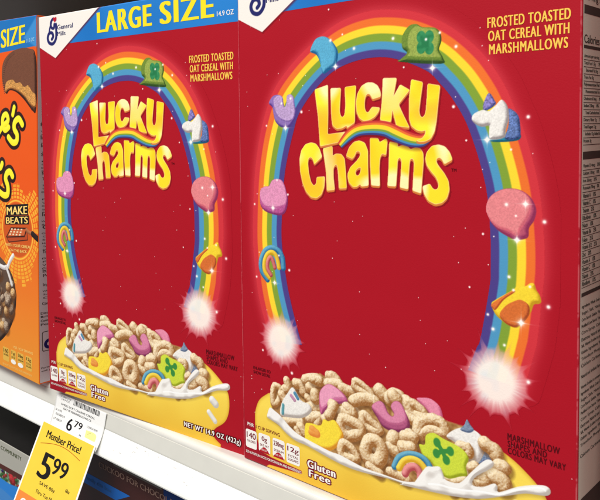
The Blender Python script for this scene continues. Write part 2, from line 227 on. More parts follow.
_fc = {}
def glyphs(s, bold, sp=1.0):
    k = (s, bold, sp)
    if k not in _fc:
        cu = bpy.data.curves.new('lettering', 'FONT'); cu.body = s; cu.size = 1; cu.offset = bold; cu.resolution_u = 4; cu.space_character = sp
        cu.dimensions = '2D'; cu.fill_mode = 'FRONT'
        o = bpy.data.objects.new('lettering', cu); COL.objects.link(o)
        dg = bpy.context.evaluated_depsgraph_get()
        me = bpy.data.meshes.new_from_object(o.evaluated_get(dg))
        v = np.array([x.co[:2] for x in me.vertices]).reshape(-1, 2); f = [tuple(p.vertices) for p in me.polygons]
        bpy.data.objects.remove(o); bpy.data.meshes.remove(me); bpy.data.curves.remove(cu)
        _fc[k] = (v, f)
    return _fc[k]

class Print:
    """collects lettering and flat marks for one printed patch; place(a, b, lift) maps patch mm to local 3D mm"""
    def __init__(s, place, lift=0.16): s.v = []; s.f = []; s.place = place; s.lift = lift
    def text(s, body, tl, tr, bl, br, bold=0.012, lift=None, fat=0.0):
        sp = 1 + .16 * (fat > 0)
        v, f = glyphs(body, 0.0, sp)
        if not len(v): return
        lo, hi = v.min(0), v.max(0)
        n = (v - lo) / (hi - lo); a = n[:, :1]; b = n[:, 1:]
        tl, tr, bl, br = map(np.array, (tl, tr, bl, br))
        p = (bl * (1 - a) + br * a) * (1 - b) + (tl * (1 - a) + tr * a) * b
        L = s.lift if lift is None else lift
        hgt = abs(np.linalg.norm(np.array(tl) - np.array(bl)))
        if not fat: fat = (.012 + bold * .8) * hgt
        ax = (br - bl) / np.linalg.norm(br - bl); nc = 1 if fat < .03 else (3 if fat < .5 else 5)
        for c in range(nc):
            sh_ = ax * fat * (0 if nc == 1 else 2 * c / (nc - 1) - 1)
            for n_, g in enumerate(f):                      # faces at hair's-breadth different heights: none share a plane
                k = len(s.v); LL = L + .0011 * (n_ % 9) + .011 * c
                s.v += [s.place(p[i][0] + sh_[0], p[i][1] + sh_[1], LL) for i in g]; s.f.append(tuple(range(k, k + len(g))))
    def line(s, body, x0, y0, x1, y1, bold=0.012, lift=None, fat=0.0): s.text(body, (x0 + fat, y1), (x1 - fat, y1), (x0 + fat, y0), (x1 - fat, y0), bold, lift, fat)
    def poly(s, pts, lift=None):
        k = len(s.v); L = s.lift if lift is None else lift
        s.v += [s.place(p[0], p[1], L) for p in pts]; s.f.append(tuple(range(k, k + len(pts))))
    def rrect(s, x0, y0, x1, y1, r=1.0, lift=None):
        pts = []
        for cx, cy, a0 in ((x1 - r, y1 - r, 0), (x0 + r, y1 - r, 90), (x0 + r, y0 + r, 180), (x1 - r, y0 + r, 270)):
            for i in range(6):
                a = math.radians(a0 + i * 18); pts.append((cx + r * math.cos(a), cy + r * math.sin(a)))
        s.poly(pts, lift)
    def build(s, name, m, parent, label=None): return obj(name, s.v, s.f, m, parent, label=label)

# ---------------------------------------------------------------- artwork canvas (printed carton fronts)
ST = 0.25
def chaikin(p, n=2, r=0.22):
    p = np.asarray(p, float)
    for i in range(n):
        q = np.roll(p, -1, 0); L = np.linalg.norm(q - p, axis=1, keepdims=True) + 1e-9
        t = np.minimum(r, (.5, .2)[min(i, 1)] / L); p = np.stack([p * (1 - t) + q * t, p * t + q * (1 - t)], 1).reshape(-1, 2)
    return p
def spline(p, closed=True, k=5):
    p = np.asarray(p, float); n = len(p); out = []
    rg = range(n) if closed else range(n - 1)
    for i in rg:
        if closed: a, b, c, d = p[i - 1], p[i], p[(i + 1) % n], p[(i + 2) % n]
        else: a, b, c, d = p[max(i - 1, 0)], p[i], p[i + 1], p[min(i + 2, n - 1)]
        for t in np.arange(k) / k:
            out.append(.5 * ((2 * b) + (c - a) * t + (2 * a - 5 * b + 4 * c - d) * t * t + (3 * b - a - 3 * c + d) * t ** 3))
    if not closed: out.append(p[-1])
    return np.array(out)
def pdist(p, U, V, closed):
    q = np.roll(p, -1, 0) if closed else p[1:]
    a = p if closed else p[:-1]
    d = np.full(U.shape, 1e9)
    for (x0, y0), (x1, y1) in zip(a, q):
        dx, dy = x1 - x0, y1 - y0; L = dx * dx + dy * dy + 1e-12
        t = np.clip(((U - x0) * dx + (V - y0) * dy) / L, 0, 1)
        d = np.minimum(d, (U - x0 - t * dx) ** 2 + (V - y0 - t * dy) ** 2)
    return np.sqrt(d)
def sdist(p, U, V):
    d = pdist(p, U, V, True); ins = np.zeros(U.shape, bool); q = np.roll(p, -1, 0)
    for (x0, y0), (x1, y1) in zip(p, q):
        if y0 == y1: continue
        c = ((y0 > V) != (y1 > V)) & (U < (x1 - x0) * (V - y0) / (y1 - y0) + x0); ins ^= c
    return np.where(ins, -d, d)
def noise(U, V, sc, seed=0):
    g = np.random.default_rng(seed).random((512, 512)); x = U / sc + 200; y = V / sc + 200
    i = np.floor(x).astype(int); j = np.floor(y).astype(int); fx = x - i; fy = y - j; fx = fx * fx * (3 - 2 * fx); fy = fy * fy * (3 - 2 * fy)
    i %= 511; j %= 511
    return (g[j, i] * (1 - fx) + g[j, i + 1] * fx) * (1 - fy) + (g[j + 1, i] * (1 - fx) + g[j + 1, i + 1] * fx) * fy
def mix(a, b, t): 
    t = np.clip(t, 0, 1)
    if np.ndim(t): t = t[..., None]
    return np.asarray(a, float) * (1 - t) + np.asarray(b, float) * t
LD = np.array([-.45, .62, .64])
def shade(h):
    gy, gx = np.gradient(h, ST); n = np.stack([-gx, -gy, np.ones_like(h)], -1); n /= np.linalg.norm(n, axis=-1, keepdims=True)
    return np.clip(n @ LD, 0, 1)

class Canvas:
    def __init__(s, u0, v0, u1, v1, base):
        s.u0, s.v0 = u0, v0; s.nx = int(round((u1 - u0) / ST)) + 1; s.ny = int(round((v1 - v0) / ST)) + 1
        s.C = np.ones((s.ny, s.nx, 3)) * np.array(base, float); s.I = np.zeros((s.ny, s.nx), np.int16)
    def win(s, p, pad):
        p = np.asarray(p, float); lo = p.min(0) - pad; hi = p.max(0) + pad
        i0 = max(int((lo[0] - s.u0) / ST), 0); i1 = min(int((hi[0] - s.u0) / ST) + 2, s.nx)
        j0 = max(int((lo[1] - s.v0) / ST), 0); j1 = min(int((hi[1] - s.v0) / ST) + 2, s.ny)
        sl = (slice(j0, j1), slice(i0, i1))
        U, V = np.meshgrid(s.u0 + np.arange(i0, i1) * ST, s.v0 + np.arange(j0, j1) * ST)
        return sl, U, V
    def put(s, sl, col, al, ident=None):
        al = np.clip(al, 0, 1); s.C[sl] = mix(s.C[sl], col, al)
        if ident is not None: s.I[sl] = np.where(al > (.35 if ident > 0 else 2), ident, s.I[sl])
    def fill(s, p, col, ident=None, soft=ST * .8, al=1.0, holes=(), grow=0.0, off=(0, 0), only=None):
        p = np.asarray(p, float) + np.array(off); sl, U, V = s.win(p, 1 + grow + soft)
        if U.size == 0: return
        d = sdist(p, U, V) - grow
        for h in holes: d = np.maximum(d, -(sdist(np.asarray(h) + np.array(off), U, V) + grow))
        a = np.clip(.5 - d / (2 * soft), 0, 1) * al
        if callable(col): col = col(U, V, d)
        s.put(sl, col, a, ident); 
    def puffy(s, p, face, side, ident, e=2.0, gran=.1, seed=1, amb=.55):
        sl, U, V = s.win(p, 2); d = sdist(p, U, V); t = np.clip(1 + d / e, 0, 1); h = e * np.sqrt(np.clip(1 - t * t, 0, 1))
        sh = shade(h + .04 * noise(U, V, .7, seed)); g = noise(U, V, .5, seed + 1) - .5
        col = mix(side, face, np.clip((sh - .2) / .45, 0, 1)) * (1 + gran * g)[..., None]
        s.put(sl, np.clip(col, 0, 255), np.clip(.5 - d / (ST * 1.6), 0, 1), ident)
    def tube(s, path, r, lo, hi, ident, closed=False, gran=.25, seed=1, lump=.5, shadow=True):
        p = spline(path, closed, 4) if len(path) > 2 else np.asarray(path, float)
        sl, U, V = s.win(p, r + 3); lm = lump * (noise(U, V, r * .75, seed) - .5) * r * .8
        d = pdist(p, U, V, closed) + lm * .55
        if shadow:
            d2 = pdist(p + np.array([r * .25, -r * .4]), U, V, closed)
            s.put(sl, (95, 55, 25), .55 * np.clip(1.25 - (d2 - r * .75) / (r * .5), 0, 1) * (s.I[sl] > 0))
        t = np.clip(d / r, 0, 1); h = r * np.sqrt(1 - t * t) + (.2 * noise(U, V, .9, seed + 2) + .35 * lm) * (gran > .1)
        sh = shade(h); sg = noise(U, V, .45, seed + 3)
        col = mix(lo, hi, np.clip((sh - .22) / .68, 0, 1)); col = mix(col, (255, 250, 234), np.clip((sg - .42) * 2.6, 0, 1) * gran * 1.5 * (.3 + sh)); col = mix(col, (150, 98, 50), np.clip((noise(U, V, .6, seed + 9) - .62) * 3, 0, 1) * gran * .9)
        s.put(sl, col, np.clip(.5 - (d - r) / (ST * 1.6), 0, 1), ident)
    def sparkle(s, x, y, k, ident):
        sl, U, V = s.win([(x, y)], 4 + k * 3.2); dx, dy = U - x, V - y; r = np.hypot(dx, dy); q = .42 * k
        a = np.exp(-(r / (q * .55 + .2)) ** 2) + .35 * np.exp(-(r / (q * 1.2)) ** 2)
        if k > 2.3:
            L = k * 1.35
            for c, sn in ((1, 0), (0, 1)): a += .9 * np.exp(-np.abs(dx * c + dy * sn) / (L * .4)) * np.exp(-((-dx * sn + dy * c) / .24) ** 2)
        a = np.clip(a, 0, 1); s.put(sl, (255, 246, 240), a); s.I[sl] = np.where((a > .1) & (s.I[sl] == 0), ident, s.I[sl])
    def burst(s, x, y, R, n, ident, seed, sx=1.0, sy=1.0):
        sl, U, V = s.win([(x, y)], R * 1.9); dx, dy = (U - x) / sx, (V - y) / sy; r = np.hypot(dx, dy)
        g = np.random.default_rng(seed); cut = np.sort((np.arange(n) + .75 * g.random(n)) / n); sp = .25 + .85 * g.random(n)
        th = (np.arctan2(dy, dx) / (2 * math.pi)) % 1.0; i = np.searchsorted(cut, th.ravel()).reshape(th.shape) % n
        hi_ = cut[i]; lo_ = cut[i - 1]; w = (hi_ - lo_) % 1.0; f = ((th - lo_) % 1.0) / w          # 0..1 between two spikes
        e = np.abs(f * 2 - 1) ** 4.5; s1 = np.where(f < .5, sp[i - 1], sp[i]); Rm = R * (.74 + .5 * e * s1)
        edge = np.clip(.5 - (r - Rm) / 1.6, 0, 1); k = np.clip(r / (R * .8), 0, 1.3)
        col = mix((252, 240, 230), (226, 120, 132), np.clip((k - .5) * 1.5, 0, 1)); col = mix(col, (214, 226, 236), np.clip(noise(U, V, 5, seed) - .55, 0, 1))
        ray = noise(th * n * 6, r * 0, 1.0, seed + 3); a = edge * np.clip(1.32 - .9 * k ** 1.7 + .16 * (ray - .5), .1, .965); s.put(sl, col, a); s.I[sl] = np.where(a > .06, ident, s.I[sl])
    def ribbon(s, outer, inner, cols, ident, glow=0, soft=.18):
        poly = np.concatenate([outer, inner[::-1]]); sl, U, V = s.win(poly, 3 + glow)
        do = pdist(outer, U, V, False); di = pdist(inner, U, V, False); d = sdist(poly, U, V)
        if glow:
            a = .55 * np.exp(-(do / glow) ** 1.6) * (do < di) * (d > 0); s.put(sl, (214, 62, 72), a); s.I[sl] = np.where(a > .008, ident, s.I[sl])
        t = do / (do + di + 1e-9); x = t * len(cols); w = do + di; col = np.zeros(U.shape + (3,)) + cols[0]
        for k in range(1, len(cols)): col = mix(col, cols[k], (x - k) * w / len(cols) / (2 * soft) + .5)
        s.put(sl, col, np.clip(.5 - d / .4, 0, 1), ident)
    def mesh(s, ident, name, m, parent, W, H, lift, label=None):
        """one printed element as its own thin sheet on the board, following the rounded carton edges"""
        cell = (s.I[:-1, :-1] == ident)
        js, is_ = np.nonzero(cell)
        if len(js) == 0: return None
        c = np.stack([js * s.nx + is_, js * s.nx + is_ + 1, (js + 1) * s.nx + is_ + 1, (js + 1) * s.nx + is_], 1)
        uq, inv = np.unique(c.ravel(), return_inverse=True); f = inv.reshape(-1, 4)
        j, i = np.divmod(uq, s.nx); u = s.u0 + i * ST; v = s.v0 + j * ST
        def edge(q): q = np.clip(q, 0, 0.9); return .9 - np.sqrt(np.clip(.81 - (.9 - q) ** 2, 0, 1))
        y = np.maximum.reduce([edge(u), edge(W - u), edge(v), edge(H - v)]) - lift
        co = np.stack([u, y, v], 1) * S
        me = bpy.data.meshes.new(name); me.vertices.add(len(uq)); me.vertices.foreach_set('co', co.ravel())
        me.loops.add(f.size); me.loops.foreach_set('vertex_index', f.ravel().astype(np.int32))
        me.polygons.add(len(f)); me.polygons.foreach_set('loop_start', np.arange(0, f.size, 4, dtype=np.int32)); me.polygons.foreach_set('loop_total', np.full(len(f), 4, np.int32))
        me.update(calc_edges=True); me.polygons.foreach_set('use_smooth', [True] * len(f))
        ca = me.color_attributes.new('Col', 'FLOAT_COLOR', 'POINT')
        rgba = np.ones((len(uq), 4), np.float32); cc = s.C[j, i]; cc = cc * .965 + cc.mean(1, keepdims=True) * .035; rgba[:, :3] = lin(cc); ca.data.foreach_set('color', rgba.ravel())
        me.materials.append(m); o = bpy.data.objects.new(name, me)
        if label: o['label'] = label
        return link(o, parent)

# ---------------------------------------------------------------- materials
RED = (173, 14, 32)
M_art = mat('printed_artwork', attr=True, rough=.42, bump=.25, spec=.22)
M_red = mat('red_carton_board', tuple(np.array(RED) * .965 + np.mean(RED) * .035), rough=.42, bump=.25, spec=.22)
M_orange = mat('orange_carton_board', (238, 98, 22), rough=.42, bump=.25, spec=.22)
M_cream = mat('cream_side_board', (236, 228, 208), rough=.5, bump=.2)
M_grey_side = mat('grey_side_board', (205, 196, 198), rough=.5, bump=.2)
def ink(name, c): return mat(name, c, rough=.42, spec=.2)
I_yel = ink('banner_yellow_ink', (244, 222, 40)); I_gold = ink('gold_ink', (244, 196, 84)); I_white = ink('white_ink', (244, 240, 234))
I_black = ink('black_ink', (26, 24, 26)); I_maroon = ink('maroon_ink', (120, 14, 34)); I_dark = ink('dark_red_ink', (84, 8, 18)); I_navy = ink('navy_ink', (32, 34, 96))
I_red = ink('red_ink', (176, 26, 40)); I_pyel = ink('pale_yellow_ink', (250, 214, 120)); I_ltblue = ink('light_blue_ink', (150, 205, 240)); I_side = ink('side_panel_ink', (84, 76, 70)); I_grey = ink('grey_ink', (120, 112, 112))

# ---------------------------------------------------------------- the red carton front
W, H = 190.0, 284.6
cv = Canvas(0, 0, W, H, RED)
def build_art(cv):
    # blue banner
    cv.fill([(-1, 262.4), (W + 1, 262.4), (W + 1, H + 1), (-1, H + 1)], lambda U, V, d: mix((26, 112, 192), (40, 132, 212), noise(U, V, 30, 3)), 1)
    # rainbow
    P = lambda k: spline(T[k], False, 6)
    cols = [np.array(c, float) for c in ((212, 50, 60), (238, 112, 42), (250, 214, 48), (128, 160, 52), (76, 150, 194), (76, 62, 136))]
    cv.ribbon(P('ro'), P('ri'), cols, 3, glow=3.0, soft=.32)
    # red vignette-free board, printed pin-prick stars
    g = np.random.default_rng(11)
    for _ in range(80):
        x, y = g.random() * 186 + 2, g.random() * 245 + 14
        if cv.I[int(y / ST), int(x / ST)] in (0, 3): cv.sparkle(x, y, .15 + .3 * g.random() ** 3, 3)
    # charms on the rainbow
    sm = lambda k: spline(T[k], True, 4)
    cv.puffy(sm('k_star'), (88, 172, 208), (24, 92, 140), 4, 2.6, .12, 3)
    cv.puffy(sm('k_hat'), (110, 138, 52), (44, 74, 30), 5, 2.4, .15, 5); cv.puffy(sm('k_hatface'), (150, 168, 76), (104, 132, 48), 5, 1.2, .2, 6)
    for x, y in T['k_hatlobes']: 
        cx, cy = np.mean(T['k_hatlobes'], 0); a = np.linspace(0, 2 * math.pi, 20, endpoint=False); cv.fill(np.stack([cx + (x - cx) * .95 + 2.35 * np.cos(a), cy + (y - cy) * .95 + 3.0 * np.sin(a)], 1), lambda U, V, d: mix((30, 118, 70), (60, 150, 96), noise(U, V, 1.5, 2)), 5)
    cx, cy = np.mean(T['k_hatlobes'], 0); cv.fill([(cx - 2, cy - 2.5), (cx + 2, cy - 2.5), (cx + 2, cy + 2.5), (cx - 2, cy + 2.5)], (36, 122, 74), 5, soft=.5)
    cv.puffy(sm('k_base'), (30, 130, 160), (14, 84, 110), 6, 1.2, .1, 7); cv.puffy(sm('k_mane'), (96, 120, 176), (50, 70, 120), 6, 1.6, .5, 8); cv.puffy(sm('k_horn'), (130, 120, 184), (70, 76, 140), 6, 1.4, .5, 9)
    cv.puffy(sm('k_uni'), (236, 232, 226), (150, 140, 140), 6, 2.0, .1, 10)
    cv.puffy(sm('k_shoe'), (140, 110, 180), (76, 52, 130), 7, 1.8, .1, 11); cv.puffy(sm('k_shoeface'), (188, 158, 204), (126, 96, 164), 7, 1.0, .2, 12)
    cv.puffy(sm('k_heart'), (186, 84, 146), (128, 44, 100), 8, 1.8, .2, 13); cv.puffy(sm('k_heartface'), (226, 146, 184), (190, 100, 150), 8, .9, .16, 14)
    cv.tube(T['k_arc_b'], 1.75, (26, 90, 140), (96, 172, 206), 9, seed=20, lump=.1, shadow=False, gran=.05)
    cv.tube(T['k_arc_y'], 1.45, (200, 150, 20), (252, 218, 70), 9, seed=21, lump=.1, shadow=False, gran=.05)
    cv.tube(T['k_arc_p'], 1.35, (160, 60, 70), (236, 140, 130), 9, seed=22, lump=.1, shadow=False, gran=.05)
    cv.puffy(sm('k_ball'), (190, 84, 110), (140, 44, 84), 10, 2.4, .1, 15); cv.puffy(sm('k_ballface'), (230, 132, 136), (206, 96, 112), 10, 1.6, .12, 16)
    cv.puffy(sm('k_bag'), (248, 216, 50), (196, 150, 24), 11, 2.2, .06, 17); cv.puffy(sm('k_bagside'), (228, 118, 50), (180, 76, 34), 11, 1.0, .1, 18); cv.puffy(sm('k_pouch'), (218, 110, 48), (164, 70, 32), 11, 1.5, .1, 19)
    # star bursts at the rainbow's two ends
    (x, y), = T['burstR_c']; cv.burst(x - 3, y + 1.5, 19, 17, 12, 5, 1.0, 1.05); (x, y), = T['burstL_c']; cv.burst(x + 3.0, y - 1.0, 15.5, 15, 13, 8, 1.15, 1.2)
    for x, y, k in T['sparkles']: cv.sparkle(x, y, k, 3)
    # title lettering
    for L, w in zip('uckychars', 'uckyCharms'): pass
    order = ['u', 'c', 'k', 'y', 'L', 'C', 'h', 'a', 'r', 'm', 's']
    hol = {'a': [chaikin(T['a_hole'])]}
    for k in order: cv.fill(chaikin(T[k]), (98, 8, 18), 14, soft=1.5, al=.75, holes=hol.get(k, ()), off=(.7, -1.5))
    def draw(ks):
        for k in ks:
            for q in (1.0, .66, .33): cv.fill(chaikin(T[k]), (214, 122, 52), 14, holes=hol.get(k, ()), off=(-.1 * q, -.9 * q), grow=.18)
        for k in ks:
            def face(U, V, d, s_=ord(k)):
                n = noise(U, V, 11, s_ % 7); c = mix((253, 208, 26), (255, 240, 50), np.clip(n * 1.6 - .2, 0, 1)); c = mix(c, (255, 246, 188), np.clip((noise(U, V, 13, 31) - .52) * 4, 0, .9)); c = mix(c, (246, 176, 44), np.clip((.34 - noise(U, V, 17, 37)) * 3, 0, .6))
                return mix((255, 246, 190), c, np.clip(-d / .35, .25, 1))
            cv.fill(chaikin(T[k]), face, 14, holes=hol.get(k, ()))
    draw(['u', 'c', 'k', 'L']); draw(['h', 'a', 'r', 'm', 'C', 's'])
    sw = [np.array(c, float) for c in ((206, 58, 52), (236, 108, 50), (252, 214, 44), (250, 214, 50), (120, 160, 60), (70, 140, 186), (58, 60, 128))]
    cv.fill(np.concatenate([P('sw_top'), P('sw_bot')[::-1]]), (90, 8, 20), 14, soft=1.2, al=.6, off=(0, -1.2))
    cv.ribbon(P('sw_top'), P('sw_bot'), sw, 14, soft=.14)
    draw(['y'])
    # bowl
    cv.fill(spline(T['bowl'][:7], False).tolist() + T['bowl'][7:9] + spline(T['bowl'][9:], False).tolist(),
            lambda U, V, d: mix(mix((252, 220, 84), (234, 180, 48), np.clip((32 - V) / 38 + .3 * noise(U, V, 16, 5) - .15, 0, 1)), (196, 134, 22), np.clip(1 + (d + .2) / 2.6, 0, 1) ** 2 * .45), 15)
    cv.fill(T['mass'], lambda U, V, d: mix((150, 100, 50), (206, 164, 104), noise(U, V, 1.6, 9)), 16, soft=.5)
    g = np.random.default_rng(5); lo, hi = (154, 98, 46), (252, 230, 188)
    poly = np.array(T['mass'])
    for k in range(48):
        x, y = poly[:, 0].min() + g.random() * np.ptp(poly[:, 0]), poly[:, 1].min() + g.random() * np.ptp(poly[:, 1])
        if sdist(poly, np.array([[x]]), np.array([[y]]))[0, 0] < -2:
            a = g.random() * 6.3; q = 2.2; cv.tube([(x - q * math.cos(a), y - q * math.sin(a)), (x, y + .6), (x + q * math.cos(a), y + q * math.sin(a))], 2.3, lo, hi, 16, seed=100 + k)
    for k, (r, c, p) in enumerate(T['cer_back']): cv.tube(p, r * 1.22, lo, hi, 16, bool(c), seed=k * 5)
    cv.puffy(sm('mm_back'), (232, 140, 168), (190, 84, 120), 17, 2, .1, 30)
    for k, (r, c, p) in enumerate(T['cer_back'][-2:]): cv.tube(p, r * 1.22, lo, hi, 16, bool(c), seed=k * 5 + 2)
    cv.puffy(sm('mm_uni'), (240, 236, 230), (176, 164, 156), 18, 2.4, .08, 31)
    for k, c in (('mm_uni_b', (84, 150, 190)), ('mm_uni_p', (214, 150, 186)), ('mm_uni_t', (96, 168, 180))): cv.tube(T[k], 1.0, np.array(c) * .8, c, 18, seed=3, lump=.2, shadow=False, gran=.05)
    cv.puffy(sm('mm_heart'), (204, 104, 148), (150, 60, 104), 19, 1.8, .1, 32); cv.puffy(sm('mm_heartface'), (236, 158, 188), (206, 116, 156), 19, 1.2, .1, 33)
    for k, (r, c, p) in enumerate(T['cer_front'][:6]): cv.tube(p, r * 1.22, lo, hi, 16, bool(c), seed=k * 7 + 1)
    cv.puffy(sm('mm_shoe'), (176, 84, 124), (120, 44, 80), 20, 2, .1, 34); cv.puffy(sm('mm_shoeface'), (222, 134, 168), (186, 94, 132), 20, 1.4, .1, 35)
    cv.puffy(sm('mm_pot'), (250, 222, 60), (214, 140, 36), 21, 2.6, .08, 36)
    cv.tube(T['mm_pot_o'], 2.2, (226, 130, 50), (244, 166, 74), 21, seed=4, lump=.2, shadow=False, gran=.05)
    for k, (r, c, p) in enumerate(T['cer_front'][6:9]): cv.tube(p, r * 1.22, lo, hi, 16, bool(c), seed=k * 7 + 3)
    cv.puffy(sm('mm_uni2'), (240, 236, 230), (184, 172, 166), 22, 2.6, .08, 37); cv.puffy(sm('mm_uni2_horn'), (128, 146, 172), (84, 100, 130), 22, 1.2, .2, 38); cv.puffy(sm('mm_uni2_mane'), (120, 140, 170), (80, 90, 130), 22, 1.2, .4, 39)
    for k, (r, c, p) in enumerate(T['cer_front'][9:]): cv.tube(p, r * 1.22, lo, hi, 16, bool(c), seed=k * 7 + 4)
    cv.puffy(sm('mm_clover'), (208, 222, 62), (150, 160, 30), 23, 1.8, .08, 40)
    lv = T['mm_clover_l']; cx, cy = lv[4]
    for x, y in lv[:4]:
        a = np.linspace(0, 2 * math.pi, 16, endpoint=False); cv.fill(np.stack([x + 1.9 * np.cos(a), y + 2.3 * np.sin(a)], 1), (58, 140, 62), 23, soft=.3)
        cv.tube([(x, y), (cx, cy)], 1.1, (58, 140, 62), (58, 140, 62), 23, shadow=False, gran=0, lump=0)
    cv.tube(T['mm_arc_b'], 1.6, (40, 110, 150), (110, 178, 206), 24, seed=50, lump=.1, gran=.04)
    cv.tube(T['mm_arc_y'], 1.6, (214, 160, 30), (250, 222, 80), 24, seed=51, lump=.1, shadow=False, gran=.04)
    cv.tube(T['mm_arc_p'], 1.9, (176, 70, 76), (240, 150, 150), 24, seed=52, lump=.1, shadow=False, gran=.04)
    cv.puffy(sm('mm_teal') if len(T['mm_teal']) > 3 else chaikin(T['mm_teal']), (90, 160, 184), (50, 110, 140), 24, 1, .1, 41)
    # milk
    ml = spline(T['milk'], True, 3)
    cv.fill(ml, (110, 80, 40), 25, soft=1.2, al=.35, off=(.3, -1))
    sl, U, V = cv.win(ml, 2); d = sdist(ml, U, V); h = 2.2 * np.sqrt(np.clip(1 - np.clip(1 + d / 2.2, 0, 1) ** 2, 0, 1)) + 1.2 * noise(U, V, 4, 12); sh = shade(h)
    cv.put(sl, mix((186, 176, 168), (246, 243, 238), np.clip((sh - .15) / .5, 0, 1)), np.clip(.5 - d / .4, 0, 1), 25)
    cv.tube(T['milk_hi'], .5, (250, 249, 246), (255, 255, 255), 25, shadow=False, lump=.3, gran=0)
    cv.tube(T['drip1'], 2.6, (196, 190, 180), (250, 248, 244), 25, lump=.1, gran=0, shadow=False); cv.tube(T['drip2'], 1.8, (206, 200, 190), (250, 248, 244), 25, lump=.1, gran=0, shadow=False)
    # red base band of the nutrition panel
    cv.fill(chaikin([(-1, 24), (5.2, 24), (7, 16), (10, 9), (22, 7), (44.2, 6.2), (44.2, 4.4), (20, 2.2), (16.5, -1), (-1, -1)], 2, .15), (158, 16, 34), 15)
    # badge
    cv.fill([(-2, 261), (1, 262.2), (18.9, 252.7), (70.6, 286), (-2, 286)], (110, 10, 24), 2, soft=.8, al=.7, off=(.5, -.8))
    cv.fill([(-2, 262.2), (0, 262.2), (18.9, 252.9), (70.0, 286), (-2, 286)], (238, 232, 224), 2)
    script = [(20.4, 280.6), (17.4, 281.6), (14.8, 279.2), (15.2, 275.6), (18.0, 274.8), (18.8, 277.6)]
    cv.tube(script, 1.05, (32, 34, 98), (36, 38, 104), 2, shadow=False, gran=0, lump=0)
    cv.tube([(20.6, 277.4), (20.8, 272.5), (20.2, 267), (16.6, 263.6), (12.2, 264.6), (10.6, 268.2), (12.6, 271.6), (16.0, 271.4), (17.0, 268.8), (15.4, 267.0)], 1.2, (32, 34, 98), (36, 38, 104), 2, shadow=False, gran=0, lump=0)
    cv.tube([(15.4, 279.0), (13.4, 275.2), (12.2, 271.0)], .8, (32, 34, 98), (36, 38, 104), 2, shadow=False, gran=0, lump=0)
    a = np.linspace(0, 2 * math.pi, 40, endpoint=False); cv.fill(np.stack([19.4 + 2.2 * np.sin(a) ** 3, 281.0 + .15 * (13 * np.cos(a) - 5 * np.cos(2 * a) - 2 * np.cos(3 * a) - np.cos(4 * a))], 1), (190, 24, 44), 2)
build_art(cv)
def wear(cv, W, H):
    sl, U, V = cv.win([(0, 0), (W, H)], 1)
    e = np.minimum(U, W - U); n = noise(U, V, 1.1, 70) * .6 + noise(U, V, 9, 71) * .7
    a = np.clip((.95 - e) / .5, 0, 1) * np.clip((n - .35) * 2.2, 0.12, .6) + np.clip((.5 - np.minimum(V, H - V)) / .4, 0, 1) * np.clip((n - .5) * 2, 0, .5)
    cv.C[sl] = mix(cv.C[sl], (222, 140, 140), a); cv.I[sl] = np.where((a > .03) & (cv.I[sl] == 0), np.where(U < W / 2, 26, 27), cv.I[sl])
wear(cv, W, H)

fl = lambda u, v, L: (u, -L, v)
PARTS = [(26, 'edge_crease', 'rubbed pale left edge'), (27, 'edge_crease', 'rubbed pale right edge'), (1, 'banner', 'blue banner across the top'), (2, 'corner_badge', None), (3, 'rainbow', None), (12, 'starburst', 'large white burst at the right foot of the rainbow'), (13, 'starburst', 'white burst at the left foot of the rainbow'), (14, 'title_lettering', 'yellow title letters with a rainbow swoosh'), (15, 'bowl_picture', 'yellow bowl')]
CHARM = {4: 'blue shooting star', 5: 'green hat with a clover', 6: 'white unicorn head', 7: 'purple horseshoe', 8: 'pink heart', 9: 'small rainbow', 10: 'red balloon', 11: 'orange and yellow pot'}
SUB = {16: ('cereal_picture', None), 17: ('marshmallow', 'pink round marshmallow at the back'), 18: ('marshmallow', 'white unicorn marshmallow on the left'), 19: ('marshmallow', 'pink heart marshmallow'), 20: ('marshmallow', 'pink horseshoe marshmallow'), 21: ('marshmallow', 'yellow and orange marshmallow'), 22: ('marshmallow', 'white unicorn marshmallow on the right'), 23: ('marshmallow', 'lime marshmallow with a green clover'), 24: ('marshmallow', 'rainbow marshmallow'), 25: ('milk', None)}

def icon(pr_w, pr_r, pr_t, x0, x1, y0, y1, big, small, tab):
    pr_w.rrect(x0, y0, x1, y1, 1.3)
    xc0, xc1 = x0 + .8, x1 - .8
    if tab:
        pts = [(x0 + .3, y0 - .15)] + [(x0 + .3 + (x1 - x0 - .6) * t, y0 - .15 + 3.4 * math.sin(math.pi * t)) for t in np.linspace(0, 1, 14)][1:-1] + [(x1 - .3, y0 - .15)]
        pr_r.poly(pts, .19)
        pr_w.line(tab, x0 + 2.2, y0 + .9, x1 - 2.2, y0 + 2.1, .012, .23)
    pr_t.line(big, xc0 + (0 if len(big) > 2 else 1.6), y1 - 5.2, xc1 - (0 if len(big) > 2 else 1.6), y1 - 1.5, .02)
    for k, t in enumerate(small): pr_t.line(t, xc0 + .2, y1 - 7.6 - 2.1 * k, xc1 - .2, y1 - 6.2 - 2.1 * k, .02)

